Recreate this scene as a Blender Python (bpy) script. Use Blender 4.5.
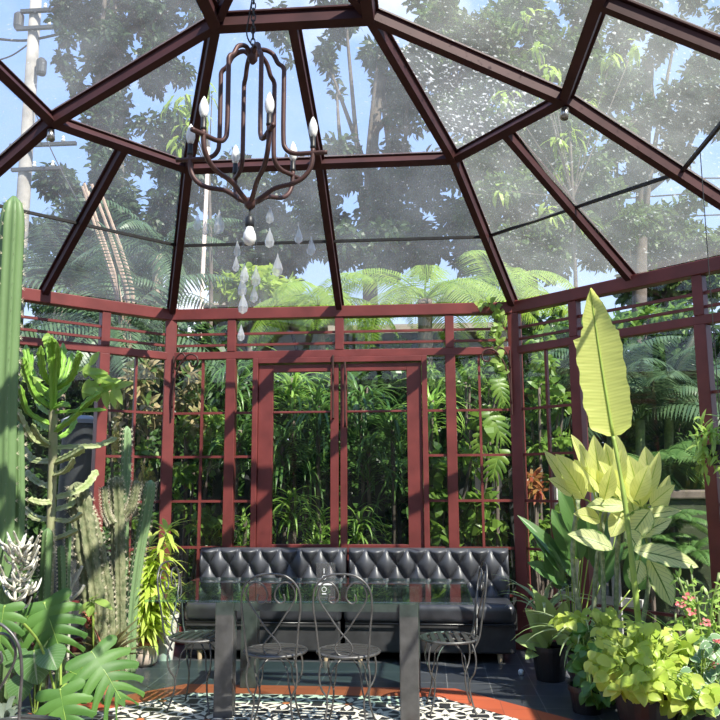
import bpy, bmesh, math, random
import numpy as np
from mathutils import Vector, Matrix
PI = math.pi
scn = bpy.context.scene
COL = scn.collection
for o in list(bpy.data.objects): bpy.data.objects.remove(o, do_unlink=True)

# ------------------------------------------------------------------ camera, sky, sun, exposure
CAM = np.array([0.7751, -7.1146, 1.42]); YAW, PITCH, ROLL, FPX = -0.0823, 0.1535, -0.0045, 785.75
_fw = np.array([math.sin(YAW)*math.cos(PITCH), math.cos(YAW)*math.cos(PITCH), math.sin(PITCH)])
_rt = np.array([math.cos(YAW), -math.sin(YAW), 0.0]); _up = np.cross(_rt, _fw)
RT = math.cos(ROLL)*_rt + math.sin(ROLL)*_up; UP = -math.sin(ROLL)*_rt + math.cos(ROLL)*_up
cd = bpy.data.cameras.new('camera'); cam = bpy.data.objects.new('camera', cd); COL.objects.link(cam)
cd.sensor_fit = 'HORIZONTAL'; cd.sensor_width = 36.0; cd.lens = 36.0*FPX/720.0
cd.clip_start = 0.05; cd.clip_end = 400
m3 = Matrix((RT, UP, -_fw)).transposed()
cam.matrix_world = Matrix.Translation(Vector(CAM)) @ m3.to_4x4()
scn.camera = cam
def at(px, py, Y):                       # surveying helper: the point of the place at depth Y seen there in the photograph
    d = _fw + RT*(px-360)/FPX - UP*(py-360)/FPX
    return Vector(CAM + d*(Y-CAM[1])/d[1])
def onz(px, py, Z):
    d = _fw + RT*(px-360)/FPX - UP*(py-360)/FPX
    return Vector(CAM + d*(Z-CAM[2])/d[2])

vs = scn.view_settings
scn.display_settings.display_device = 'sRGB'
vs.view_transform = 'Standard'; vs.look = 'None'; vs.gamma = 1.0; vs.use_curve_mapping = False
vs.exposure = 0.65
scn.cycles.max_bounces = 10; scn.cycles.transparent_max_bounces = 24
scn.cycles.diffuse_bounces = 4; scn.cycles.glossy_bounces = 4; scn.cycles.transmission_bounces = 6
scn.cycles.caustics_reflective = False; scn.cycles.caustics_refractive = False
scn.cycles.sample_clamp_indirect = 6.0

world = bpy.data.worlds.new('world'); scn.world = world; world.use_nodes = True
nt = world.node_tree; N = nt.nodes; Lk = nt.links; N.clear()
wo = N.new('ShaderNodeOutputWorld'); bg = N.new('ShaderNodeBackground'); Lk.new(bg.outputs[0], wo.inputs[0])
tc = N.new('ShaderNodeTexCoord'); sp = N.new('ShaderNodeSeparateXYZ'); Lk.new(tc.outputs['Generated'], sp.inputs[0])
rp = N.new('ShaderNodeValToRGB'); Lk.new(sp.outputs['Z'], rp.inputs[0])
rp.color_ramp.elements[0].position = 0.0; rp.color_ramp.elements[0].color = (.78, .86, .95, 1)
rp.color_ramp.elements[1].position = 0.75; rp.color_ramp.elements[1].color = (.15, .31, .76, 1)
e = rp.color_ramp.elements.new(.3); e.color = (.36, .54, .93, 1)
nz = N.new('ShaderNodeTexNoise'); nz.inputs['Scale'].default_value = 2.6; nz.inputs['Detail'].default_value = 6
Lk.new(tc.outputs['Generated'], nz.inputs['Vector'])
cr = N.new('ShaderNodeValToRGB'); Lk.new(nz.outputs['Fac'], cr.inputs[0])
cr.color_ramp.elements[0].position = .56; cr.color_ramp.elements[1].position = .72
mx = N.new('ShaderNodeMixRGB'); Lk.new(cr.outputs[0], mx.inputs[0]); Lk.new(rp.outputs[0], mx.inputs[1]); mx.inputs[2].default_value = (1.1, 1.12, 1.15, 1)
Lk.new(mx.outputs[0], bg.inputs[0]); bg.inputs[1].default_value = 1.0

sd = bpy.data.lights.new('sun', 'SUN'); sun = bpy.data.objects.new('sun', sd); COL.objects.link(sun)
sd.energy = 7.0; sd.angle = math.radians(.55); sd.color = (1, .95, .86)
sdir = Vector((.62, -.60, 1.02)).normalized()           # towards the sun
sun.rotation_euler = sdir.to_track_quat('Z', 'Y').to_euler(); sun.location = (6, -8, 12)

# ------------------------------------------------------------------ materials
def mat(name):
    m = bpy.data.materials.new(name); m.use_nodes = True
    n = m.node_tree.nodes; n.clear()
    out = n.new('ShaderNodeOutputMaterial')
    return m, n, m.node_tree.links, out
def pbr(name, col, rough=.5, metal=0.0, var=0.0, scale=8.0, spec=.5, bump=0.0, col2=None):
    m, n, l, out = mat(name)
    b = n.new('ShaderNodeBsdfPrincipled'); l.new(b.outputs[0], out.inputs[0])
    b.inputs['Base Color'].default_value = (*col, 1); b.inputs['Roughness'].default_value = rough
    b.inputs['Metallic'].default_value = metal; b.inputs['Specular IOR Level'].default_value = spec
    if var or bump or col2:
        t = n.new('ShaderNodeTexCoord'); z = n.new('ShaderNodeTexNoise')
        z.inputs['Scale'].default_value = scale; z.inputs['Detail'].default_value = 5; l.new(t.outputs['Object'], z.inputs['Vector'])
        r = n.new('ShaderNodeValToRGB'); l.new(z.outputs['Fac'], r.inputs[0])
        r.color_ramp.elements[0].position = .3; r.color_ramp.elements[1].position = .7
        c2 = col2 or tuple(min(1, c*(1+var)) for c in col); c1 = col if col2 else tuple(c*(1-var) for c in col)
        r.color_ramp.elements[0].color = (*c1, 1); r.color_ramp.elements[1].color = (*c2, 1)
        l.new(r.outputs[0], b.inputs['Base Color'])
        if bump:
            k = n.new('ShaderNodeBump'); k.inputs['Strength'].default_value = bump; k.inputs['Distance'].default_value = .02
            l.new(z.outputs['Fac'], k.inputs['Height']); l.new(k.outputs[0], b.inputs['Normal'])
    return m
def leafmat(name, c1, c2, trans=.35, rough=.42, spec=.4, vein=None, edge=None, ebase=.5, vs_=-.55, vn=9.0, vk=.45):
    """random tone per leaf; vein: colour of the midrib and side veins; edge: colour of the blade's margin (both by leaf UV)"""
    m, n, l, out = mat(name)
    g = n.new('ShaderNodeNewGeometry'); mixc = n.new('ShaderNodeMixRGB')
    l.new(g.outputs['Random Per Island'], mixc.inputs[0]); mixc.inputs[1].default_value = (*c1, 1); mixc.inputs[2].default_value = (*c2, 1)
    colour = mixc.outputs[0]
    if vein or edge:
        uv = n.new('ShaderNodeUVMap'); s = n.new('ShaderNodeSeparateXYZ'); l.new(uv.outputs[0], s.inputs[0])
        a = n.new('ShaderNodeMath'); a.operation = 'SUBTRACT'; l.new(s.outputs['X'], a.inputs[0]); a.inputs[1].default_value = .5
        ab = n.new('ShaderNodeMath'); ab.operation = 'ABSOLUTE'; l.new(a.outputs[0], ab.inputs[0])
        if edge:
            z = n.new('ShaderNodeTexNoise'); z.inputs['Scale'].default_value = 9; l.new(uv.outputs[0], z.inputs['Vector'])
            ad = n.new('ShaderNodeMath'); ad.operation = 'MULTIPLY_ADD'; l.new(z.outputs['Fac'], ad.inputs[0]); ad.inputs[1].default_value = .45; l.new(ab.outputs[0], ad.inputs[2])
            rr = n.new('ShaderNodeMapRange'); rr.inputs[1].default_value = ebase; rr.inputs[2].default_value = ebase+.12; l.new(ad.outputs[0], rr.inputs[0])
            mm = n.new('ShaderNodeMixRGB'); l.new(rr.outputs[0], mm.inputs[0]); l.new(colour, mm.inputs[1]); mm.inputs[2].default_value = (*edge, 1); colour = mm.outputs[0]
        if vein:
            # midrib, plus side veins that run obliquely from it
            w = n.new('ShaderNodeMath'); w.operation = 'MULTIPLY_ADD'; l.new(ab.outputs[0], w.inputs[0]); w.inputs[1].default_value = vs_; l.new(s.outputs['Y'], w.inputs[2])
            w2 = n.new('ShaderNodeMath'); w2.operation = 'MULTIPLY'; l.new(w.outputs[0], w2.inputs[0]); w2.inputs[1].default_value = vn
            fr = n.new('ShaderNodeMath'); fr.operation = 'FRACT'; l.new(w2.outputs[0], fr.inputs[0])
            lt = n.new('ShaderNodeMath'); lt.operation = 'LESS_THAN'; l.new(fr.outputs[0], lt.inputs[0]); lt.inputs[1].default_value = .12 if vn < 20 else .4
            lm = n.new('ShaderNodeMath'); lm.operation = 'LESS_THAN'; l.new(ab.outputs[0], lm.inputs[0]); lm.inputs[1].default_value = .03
            h = n.new('ShaderNodeMath'); h.operation = 'MULTIPLY'; l.new(lt.outputs[0], h.inputs[0]); h.inputs[1].default_value = vk
            mxm = n.new('ShaderNodeMath'); mxm.operation = 'MAXIMUM'; l.new(h.outputs[0], mxm.inputs[0]); l.new(lm.outputs[0], mxm.inputs[1])
            mv = n.new('ShaderNodeMixRGB'); l.new(mxm.outputs[0], mv.inputs[0]); l.new(colour, mv.inputs[1]); mv.inputs[2].default_value = (*vein, 1); colour = mv.outputs[0]
    b = n.new('ShaderNodeBsdfPrincipled'); l.new(colour, b.inputs['Base Color']); b.inputs['Roughness'].default_value = rough; b.inputs['Specular IOR Level'].default_value = spec
    t = n.new('ShaderNodeBsdfTranslucent'); hs = n.new('ShaderNodeHueSaturation'); hs.inputs['Value'].default_value = 1.5; hs.inputs['Hue'].default_value = .49; l.new(colour, hs.inputs['Color']); l.new(hs.outputs[0], t.inputs[0])
    ms = n.new('ShaderNodeMixShader'); ms.inputs[0].default_value = trans
    l.new(b.outputs[0], ms.inputs[1]); l.new(t.outputs[0], ms.inputs[2]); l.new(ms.outputs[0], out.inputs[0])
    return m
def glassmat(name, tint=(.95, .97, .95), dirt=.02, specks=0.0, refl=1.0, dirtcol=(.75, .77, .74), rough=.015, thresh=.62):
    m, n, l, out = mat(name)
    tr = n.new('ShaderNodeBsdfTransparent'); tr.inputs[0].default_value = (*tint, 1)
    df = n.new('ShaderNodeBsdfDiffuse'); df.inputs[0].default_value = (*dirtcol, 1)
    tl = n.new('ShaderNodeBsdfTranslucent'); tl.inputs[0].default_value = (*dirtcol, 1)
    dm = n.new('ShaderNodeMixShader'); dm.inputs[0].default_value = .6; l.new(df.outputs[0], dm.inputs[1]); l.new(tl.outputs[0], dm.inputs[2])
    t = n.new('ShaderNodeTexCoord'); z = n.new('ShaderNodeTexNoise'); z.inputs['Scale'].default_value = 1.7; z.inputs['Detail'].default_value = 8; z.inputs['Roughness'].default_value = .65
    l.new(t.outputs['Object'], z.inputs['Vector'])
    f = n.new('ShaderNodeMapRange'); f.inputs[1].default_value = .3; f.inputs[2].default_value = .7; f.inputs[3].default_value = dirt*.5; f.inputs[4].default_value = dirt*1.5; l.new(z.outputs['Fac'], f.inputs[0])
    fac = f.outputs[0]
    if specks:
        z2 = n.new('ShaderNodeTexNoise'); z2.inputs['Scale'].default_value = 38; z2.inputs['Detail'].default_value = 3; l.new(t.outputs['Object'], z2.inputs['Vector'])
        s2 = n.new('ShaderNodeMapRange'); s2.inputs[1].default_value = thresh; s2.inputs[2].default_value = thresh+.13; s2.inputs[3].default_value = 0; s2.inputs[4].default_value = specks; l.new(z2.outputs['Fac'], s2.inputs[0])
        a = n.new('ShaderNodeMath'); a.operation = 'ADD'; a.use_clamp = True; l.new(fac, a.inputs[0]); l.new(s2.outputs[0], a.inputs[1]); fac = a.outputs[0]
    m1 = n.new('ShaderNodeMixShader'); l.new(fac, m1.inputs[0]); l.new(tr.outputs[0], m1.inputs[1]); l.new(dm.outputs[0], m1.inputs[2])
    g = n.new('ShaderNodeNewGeometry'); d = n.new('ShaderNodeVectorMath'); d.operation = 'DOT_PRODUCT'; l.new(g.outputs['Incoming'], d.inputs[0]); l.new(g.outputs['Normal'], d.inputs[1])
    ab = n.new('ShaderNodeMath'); ab.operation = 'ABSOLUTE'; l.new(d.outputs['Value'], ab.inputs[0])
    om = n.new('ShaderNodeMath'); om.operation = 'SUBTRACT'; om.inputs[0].default_value = 1; l.new(ab.outputs[0], om.inputs[1])
    pw = n.new('ShaderNodeMath'); pw.operation = 'POWER'; l.new(om.outputs[0], pw.inputs[0]); pw.inputs[1].default_value = 5
    fr = n.new('ShaderNodeMath'); fr.operation = 'MULTIPLY_ADD'; l.new(pw.outputs[0], fr.inputs[0]); fr.inputs[1].default_value = .92*refl; fr.inputs[2].default_value = .06*refl
    gl = n.new('ShaderNodeBsdfGlossy'); gl.inputs['Roughness'].default_value = rough
    m2 = n.new('ShaderNodeMixShader'); l.new(fr.outputs[0], m2.inputs[0]); l.new(m1.outputs[0], m2.inputs[1]); l.new(gl.outputs[0], m2.inputs[2])
    l.new(m2.outputs[0], out.inputs[0])
    return m
def emis(name, col, s):
    m, n, l, out = mat(name); e = n.new('ShaderNodeEmission'); e.inputs[0].default_value = (*col, 1); e.inputs[1].default_value = s; l.new(e.outputs[0], out.inputs[0]); return m

M = dict(
    wood=pbr('red brown painted wood', (.175, .038, .034), .42, var=.22, scale=5, bump=.05),
    iron=pbr('dark wrought iron', (.05, .048, .046), .45, metal=.75, var=.2, scale=20),
    wire=pbr('grey worn iron wire', (.13, .125, .12), .42, metal=.55, var=.25, scale=25),
    roofsteel=pbr('dark maroon roof steel', (.058, .021, .021), .6, var=.25, scale=5, spec=.25),
    rust=pbr('brown painted iron', (.075, .034, .028), .5, metal=.3, var=.25, scale=12),
    vinyl=pbr('black vinyl', (.06, .063, .073), .42, var=.3, scale=6, spec=.65),
    vinyl_seat=pbr('black seat vinyl', (.035, .037, .044), .33, var=.3, scale=7, spec=.6, bump=.35),
    cloth_black=pbr('black skirt fabric', (.04, .04, .043), .6, var=.3, scale=9),
    button=pbr('black button', (.012, .012, .014), .3),
    paleWood=pbr('pale wood foot', (.55, .42, .27), .6),
    stone=pbr('dark grey table stone', (.085, .082, .08), .38, var=.3, scale=14),
    slat=pbr('grey metal slat', (.10, .095, .09), .4, metal=.5),
    roofglass=glassmat('dirty roof glass', (.93, .95, .95), .17, .5, .7, thresh=.66),
    roofglass3=glassmat('dusty roof glass', (.93, .95, .93), .20, .55, .7, thresh=.62, dirtcol=(.74, .77, .70)),
    roofglass2=glassmat('dirty roof glass with more stains', (.92, .94, .93), .23, .8, .7, thresh=.57),
    clear=glassmat('clear wall glass', (.96, .97, .96), .012, .10, 1.0),
    tableglass=glassmat('green tinted table glass', (.76, .92, .86), .02, 0, 1.0, rough=.01),
    acrylic=glassmat('clear acrylic', (.93, .90, .90), .10, 0, 1.0),
    crystal=glassmat('cut glass', (.97, .97, .97), .40, 0, 1.3, dirtcol=(.97, .97, .95)),
    bulb=pbr('white bulb glass', (.88, .87, .82), .3, spec=.5),
    black=pbr('black plastic', (.016, .016, .018), .45, var=.2),
    white=pbr('white print', (.85, .85, .85), .5),
    chrome=pbr('dull steel', (.5, .48, .45), .3, metal=.9),
    grey=pbr('grey painted metal', (.045, .048, .052), .55, var=.25, scale=3),
    greylid=pbr('pale grey lid', (.30, .31, .33), .5),
    terracotta=pbr('terracotta', (.48, .17, .09), .75, var=.25, scale=8),
    clay=pbr('pale clay', (.62, .50, .42), .7, var=.25, scale=7),
    whitepot=pbr('white ceramic', (.78, .76, .70), .45, var=.1),
    soil=pbr('potting soil', (.035, .024, .017), .95, var=.4, scale=30, bump=.5),
    earth=pbr('garden earth', (.05, .06, .03), .95, scale=2, col2=(.09, .075, .045), bump=.5),
    bark=pbr('grey bark', (.13, .105, .085), .9, var=.4, scale=6, bump=.6),
    palmbark=pbr('pale palm bark', (.36, .29, .22), .9, var=.35, scale=9, bump=.6),
    pole=pbr('weathered concrete pole', (.30, .28, .25), .9, var=.3, scale=3),
    fence=pbr('black fence wood', (.022, .024, .026), .6, var=.3),
    paleFence=pbr('pale grey fence wood', (.45, .45, .42), .7, var=.2),
    shed=pbr('beige shed roof', (.34, .29, .22), .8, var=.15, scale=3),
    greywall=pbr('grey shed wall', (.24, .24, .22), .8, var=.15, scale=3),
    moss=pbr('mossy concrete', (.012, .026, .008), .6, scale=3, col2=(.045, .06, .02), bump=.5),
    cable=pbr('black cable', (.02, .02, .02), .6),
    cane=pbr('green cane', (.20, .26, .10), .6, var=.3, scale=20),
    stemgreen=pbr('green stalk', (.30, .42, .08), .45, var=.15),
    ringstem=pbr('ringed cane', (.10, .16, .06), .6, col2=(.36, .38, .25), scale=30),
    pinkflower=leafmat('pink petals', (.75, .16, .18), (.85, .35, .33), .3),
    cactus=leafmat('grey green cactus skin', (.17, .27, .12), (.22, .33, .15), .0, .55),
    cactustall=leafmat('tall cactus skin', (.13, .22, .085), (.15, .24, .09), .0, .5),
    cactusrough=pbr('corky cactus skin', (.085, .115, .045), .85, col2=(.30, .30, .17), scale=22, bump=.5),
    euph=leafmat('euphorbia skin', (.20, .40, .05), (.26, .46, .07), .05, .4),
    euphold=pbr('old euphorbia skin', (.24, .32, .10), .6, col2=(.45, .46, .26), scale=14),
    euphtrunk=pbr('corky euphorbia trunk', (.40, .36, .22), .8, col2=(.28, .32, .14), scale=16),
    ghost=pbr('white succulent skin', (.62, .60, .50), .7, var=.2, scale=14),
    spine=pbr('cactus spines', (.62, .56, .40), .7),
    monstera=leafmat('monstera leaf', (.065, .165, .032), (.11, .235, .045), .2, .5, .4),
    philo=leafmat('dark round leaf', (.085, .19, .06), (.14, .27, .085), .2, .3, .6, vein=(.36, .44, .28)),
    banana=leafmat('yellow green banana leaf', (.68, .72, .20), (.70, .74, .22), .5, .45, .3, vein=(.52, .58, .12), vs_=-.04, vn=46.0, vk=.4),
    dieff=leafmat('pale dieffenbachia leaf', (.68, .72, .20), (.80, .80, .36), .48, .4, .4, vein=(.42, .52, .10), edge=(.38, .50, .10), ebase=.78),
    dieff2=leafmat('mottled dieffenbachia leaf', (.72, .78, .34), (.82, .84, .44), .42, .4, .4, vein=(.14, .26, .05), edge=(.12, .26, .05), ebase=.62),
    calathea=leafmat('deep green oval leaf', (.06, .15, .04), (.10, .21, .055), .2, .35, .5, vein=(.12, .22, .07)),
    calathea2=leafmat('mid green oval leaf', (.30, .44, .12), (.42, .54, .18), .25, .4, .4, vein=(.34, .42, .2)),
    spider=leafmat('striped strap leaf', (.20, .32, .10), (.48, .56, .30), .3, .4),
    lime=leafmat('lime pothos leaf', (.34, .47, .06), (.54, .62, .14), .42, .38, .4),
    greenpothos=leafmat('green pothos leaf', (.07, .18, .03), (.12, .28, .05), .25, .35, .5),
    varieg=leafmat('white edged leaf', (.13, .24, .10), (.20, .31, .15), .2, .4, .4, edge=(.72, .76, .62), ebase=.62),
    bamboo=leafmat('yellow green bamboo leaf', (.42, .56, .08), (.62, .70, .18), .42, .4),
    brom=leafmat('brown green bromeliad leaf', (.12, .13, .05), (.20, .15, .07), .2, .4),
    bromred=leafmat('salmon red bract', (.62, .20, .12), (.70, .30, .2), .25, .4),
    silverleaf=leafmat('dark leaf with pale underside', (.10, .13, .09), (.2, .23, .17), .15, .35),
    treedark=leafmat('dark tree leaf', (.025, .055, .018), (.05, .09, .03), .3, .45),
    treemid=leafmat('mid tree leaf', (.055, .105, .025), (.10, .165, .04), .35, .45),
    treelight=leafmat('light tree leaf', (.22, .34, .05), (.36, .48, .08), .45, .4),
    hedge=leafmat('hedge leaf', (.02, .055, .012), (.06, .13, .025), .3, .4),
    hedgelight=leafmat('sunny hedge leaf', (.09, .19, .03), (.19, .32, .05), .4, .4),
    croton=leafmat('cream and green leaf', (.08, .16, .035), (.42, .33, .18), .3, .4),
    crotonred=leafmat('red orange leaf', (.30, .06, .03), (.26, .20, .05), .3, .4),
    strap=leafmat('dark strap leaf', (.05, .13, .028), (.14, .27, .06), .3, .35),
    straplight=leafmat('bright strap leaf', (.16, .32, .05), (.32, .50, .11), .35, .35),
    fern=leafmat('bright tree fern', (.22, .36, .05), (.33, .46, .08), .5, .5, .2),
    ferndark=leafmat('dark fern', (.06, .14, .03), (.12, .22, .06), .35, .5, .2),
    palm=leafmat('palm leaf', (.05, .10, .045), (.11, .18, .08), .3, .4),
    dry=pbr('dry palm sheath', (.42, .30, .22), .9, var=.25),
    vine=leafmat('young vine leaf', (.26, .42, .08), (.40, .55, .14), .4, .4),
)

def tilemat():
    m, n, l, out = mat('dark slate tile')
    b = n.new('ShaderNodeBsdfPrincipled'); l.new(b.outputs[0], out.inputs[0])
    t = n.new('ShaderNodeTexCoord'); br = n.new('ShaderNodeTexBrick'); l.new(t.outputs['Object'], br.inputs['Vector'])
    br.offset = 0; br.inputs['Scale'].default_value = 1; br.inputs['Brick Width'].default_value = .3; br.inputs['Row Height'].default_value = .3
    br.inputs['Mortar Size'].default_value = .0035; br.inputs['Color1'].default_value = (.04, .045, .054, 1); br.inputs['Color2'].default_value = (.06, .066, .076, 1); br.inputs['Mortar'].default_value = (.16, .16, .16, 1)
    z = n.new('ShaderNodeTexNoise'); z.inputs['Scale'].default_value = 3; l.new(t.outputs['Object'], z.inputs['Vector'])
    r = n.new('ShaderNodeMapRange'); r.inputs[3].default_value = .22; r.inputs[4].default_value = .5; l.new(z.outputs['Fac'], r.inputs[0]); l.new(r.outputs[0], b.inputs['Roughness'])
    l.new(br.outputs[0], b.inputs['Base Color']); return m
def patternmat():
    """encaustic cement tiles: cream flowers with an orange eye on black, 0.41 m repeat"""
    m, n, l, out = mat('patterned cement tile')
    b = n.new('ShaderNodeBsdfPrincipled'); l.new(b.outputs[0], out.inputs[0]); b.inputs['Roughness'].default_value = .45
    t = n.new('ShaderNodeTexCoord')
    def vm(op, a, v=None):
        x = n.new('ShaderNodeVectorMath'); x.operation = op; l.new(a, x.inputs[0])
        if v is not None: x.inputs[1].default_value = v
        return x.outputs[0] if op != 'LENGTH' else x.outputs['Value']
    def mt(op, a, c=None, d=None):
        x = n.new('ShaderNodeMath'); x.operation = op
        for i, q in enumerate((a, c, d)):
            if q is None: continue
            if isinstance(q, (int, float)): x.inputs[i].default_value = q
            else: l.new(q, x.inputs[i])
        return x.outputs[0]
    def cell(off):
        p = vm('ADD', t.outputs['Object'], off); p = vm('DIVIDE', p, (.41, .41, 1)); p = vm('FRACTION', p); p = vm('SUBTRACT', p, (.5, .5, 0)); p = vm('MULTIPLY', p, (1, 1, 0))
        s = n.new('ShaderNodeSeparateXYZ'); l.new(p, s.inputs[0])
        return vm('LENGTH', p), mt('ARCTAN2', s.outputs[1], s.outputs[0])
    def petals(r, a, k, ph, r0, r1, w):
        # k pointed petals between radii r0 and r1
        c = mt('ABSOLUTE', mt('SINE', mt('ADD', mt('MULTIPLY', a, k/2), ph)))            # 0 on a petal's axis
        u = mt('DIVIDE', mt('SUBTRACT', r, r0), r1-r0)
        prof = mt('MULTIPLY', mt('SINE', mt('MULTIPLY', u, PI)), w)
        return mt('MULTIPLY', mt('LESS_THAN', mt('MULTIPLY', c, r), prof), mt('MULTIPLY', mt('GREATER_THAN', r, r0), mt('LESS_THAN', r, r1)))
    C0 = (2.0 + .0, 2.0, 0)
    r, a = cell(C0); r2, a2 = cell((C0[0]+.205, C0[1]+.205, 0))
    mask = petals(r, a, 8, 0, .07, .38, .19)
    mask = mt('MAXIMUM', mask, petals(r, a, 8, PI/2, .27, .52, .16))
    mask = mt('MAXIMUM', mask, petals(r2, a2, 8, 0, .03, .31, .15))
    mask = mt('MAXIMUM', mask, mt('LESS_THAN', mt('ABSOLUTE', mt('SUBTRACT', r2, .335)), .018))
    mask = mt('MAXIMUM', mask, mt('LESS_THAN', mt('ABSOLUTE', mt('SUBTRACT', r, .40)), .016))
    mc = n.new('ShaderNodeMixRGB'); l.new(mask, mc.inputs[0]); mc.inputs[1].default_value = (.03, .03, .032, 1); mc.inputs[2].default_value = (.78, .73, .62, 1)
    eye = mt('LESS_THAN', r, .06)
    me = n.new('ShaderNodeMixRGB'); l.new(eye, me.inputs[0]); l.new(mc.outputs[0], me.inputs[1]); me.inputs[2].default_value = (.52, .16, .06, 1)
    l.new(me.outputs[0], b.inputs['Base Color']); return m
def bordermat():
    m, n, l, out = mat('red border tile')
    b = n.new('ShaderNodeBsdfPrincipled'); l.new(b.outputs[0], out.inputs[0]); b.inputs['Roughness'].default_value = .4
    t = n.new('ShaderNodeTexCoord'); br = n.new('ShaderNodeTexBrick'); l.new(t.outputs['Object'], br.inputs['Vector']); br.offset = 0
    br.inputs['Scale'].default_value = 1; br.inputs['Brick Width'].default_value = .205; br.inputs['Row Height'].default_value = .205; br.inputs['Mortar Size'].default_value = .002
    br.inputs['Color1'].default_value = (.40, .085, .04, 1); br.inputs['Color2'].default_value = (.48, .11, .05, 1); br.inputs['Mortar'].default_value = (.2, .06, .04, 1)
    l.new(br.outputs[0], b.inputs['Base Color']); return m

# ------------------------------------------------------------------ mesh helpers
class MB:
    def __init__(s): s.v = []; s.f = []; s.uv = []
    def add(s, v, f, uv=None):
        b = len(s.v); s.v.extend([tuple(q) for q in v]); s.f.extend([tuple(i+b for i in q) for q in f])
        s.uv.extend(uv if uv is not None else [(0.0, 0.0)]*len(v)); return s
    def box(s, x0, y0, z0, x1, y1, z1):
        return s.add([(x0,y0,z0),(x1,y0,z0),(x1,y1,z0),(x0,y1,z0),(x0,y0,z1),(x1,y0,z1),(x1,y1,z1),(x0,y1,z1)],
                     [(0,3,2,1),(4,5,6,7),(0,1,5,4),(1,2,6,5),(2,3,7,6),(3,0,4,7)])
    def rbox(s, x0, y0, z0, x1, y1, z1, r=.01, seg=3):
        bm = bmesh.new(); bmesh.ops.create_cube(bm, size=1)
        for v in bm.verts: v.co = Vector(((x0+x1)/2+v.co.x*(x1-x0), (y0+y1)/2+v.co.y*(y1-y0), (z0+z1)/2+v.co.z*(z1-z0)))
        bmesh.ops.bevel(bm, geom=bm.edges[:]+bm.verts[:], offset=r, segments=seg, profile=.5, affect='EDGES')
        bm.verts.index_update(); s.add([v.co[:] for v in bm.verts], [[v.index for v in f.verts] for f in bm.faces]); bm.free(); return s
    def beam(s, a, b, w, h, up=(0,0,1), drop=0.0):
        a = Vector(a); b = Vector(b); d = (b-a).normalized(); u = Vector(up); u = (u-d*u.dot(d)).normalized(); x = d.cross(u)
        vs_ = []
        for p in (a, b):
            for i, j in ((-1,-1),(1,-1),(1,1),(-1,1)): vs_.append(p + x*(i*w/2) + u*(j*h/2 - drop))
        return s.add(vs_, [(0,3,2,1),(4,5,6,7),(0,1,5,4),(1,2,6,5),(2,3,7,6),(3,0,4,7)])
    def tube(s, pts, r, n=8, closed=False, cap=True, star=None):
        P_ = [Vector(p) for p in pts]; k = len(P_)
        R = r if hasattr(r, '__len__') else [r]*k
        T = []
        for i in range(k):
            a = P_[(i-1) % k] if (closed or i > 0) else P_[0]; b = P_[(i+1) % k] if (closed or i < k-1) else P_[-1]
            t = (b-a); T.append(t.normalized() if t.length > 1e-9 else Vector((0,0,1)))
        ref = Vector((0,0,1)) if abs(T[0].z) < .9 else Vector((1,0,0))
        u = (ref - T[0]*ref.dot(T[0])).normalized(); vv = []; uvs = []
        for i in range(k):
            u = (u - T[i]*u.dot(T[i])).normalized(); w = T[i].cross(u)
            for j in range(n):
                a = 2*PI*j/n; q = R[i]*(star(a, i) if star else 1.0)
                vv.append(P_[i] + u*(math.cos(a)*q) + w*(math.sin(a)*q)); uvs.append((j/n, i/max(1, k-1)))
        f = []
        for i in range(k if closed else k-1):
            i2 = (i+1) % k
            for j in range(n): f.append((i*n+j, i*n+(j+1) % n, i2*n+(j+1) % n, i2*n+j))
        if cap and not closed:
            f.append(tuple(range(n-1, -1, -1))); f.append(tuple((k-1)*n+j for j in range(n)))
        return s.add(vv, f, uvs)
    def lathe(s, prof, c=(0,0,0), n=24, cap=True):
        c = Vector(c); v = []; f = []
        for (r, z) in prof:
            for j in range(n): a = 2*PI*j/n; v.append((c.x+r*math.cos(a), c.y+r*math.sin(a), c.z+z))
        for i in range(len(prof)-1):
            for j in range(n): f.append((i*n+j, i*n+(j+1) % n, (i+1)*n+(j+1) % n, (i+1)*n+j))
        if cap: f.append(tuple(range(n-1, -1, -1))); f.append(tuple((len(prof)-1)*n+j for j in range(n)))
        return s.add(v, f)
    def ball(s, c, r, n=12, sz=1.0):
        return s.lathe([(max(1e-4, r*math.sin(PI*i/8)), -r*sz*math.cos(PI*i/8)) for i in range(9)], c, n)
    def build(s, name, material, parent=None, smooth=False, bevel=0):
        me = bpy.data.meshes.new(name); me.from_pydata(s.v, [], s.f)
        ul = me.uv_layers.new(name='UVMap'); li = np.empty(len(me.loops), dtype=np.int32); me.loops.foreach_get('vertex_index', li)
        ul.data.foreach_set('uv', np.asarray(s.uv, dtype=np.float32)[li].ravel())
        if smooth: me.polygons.foreach_set('use_smooth', [True]*len(me.polygons))
        me.materials.append(material); o = bpy.data.objects.new(name, me); COL.objects.link(o)
        if parent: o.parent = parent
        if bevel:
            bv = o.modifiers.new('edge', 'BEVEL'); bv.width = bevel; bv.segments = 2; bv.limit_method = 'ANGLE'
        return o
    def leaves(s, Pn, D, Nn, L, W, droop=.15, fold=.12):
        """n six-point leaves: P base, D direction, N normal, L length, W width"""
        Pn = np.asarray(Pn, float); D = np.asarray(D, float); Nn = np.asarray(Nn, float); L = np.asarray(L, float)[:, None]; W = np.asarray(W, float)[:, None]
        D = D/np.linalg.norm(D, axis=1, keepdims=True); X = np.cross(D, Nn); X /= np.linalg.norm(X, axis=1, keepdims=True)+1e-9; Nn = np.cross(X, D)
        k = len(Pn)
        a = Pn; b = Pn+D*L*.38; c = Pn+D*L*.72-Nn*L*droop*.45; t = Pn+D*L-Nn*L*droop
        V = np.stack([a, b-X*W*.5+Nn*W*fold, b+X*W*.5+Nn*W*fold, c-X*W*.38+Nn*W*fold, c+X*W*.38+Nn*W*fold, t], 1).reshape(-1, 3)
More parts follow.
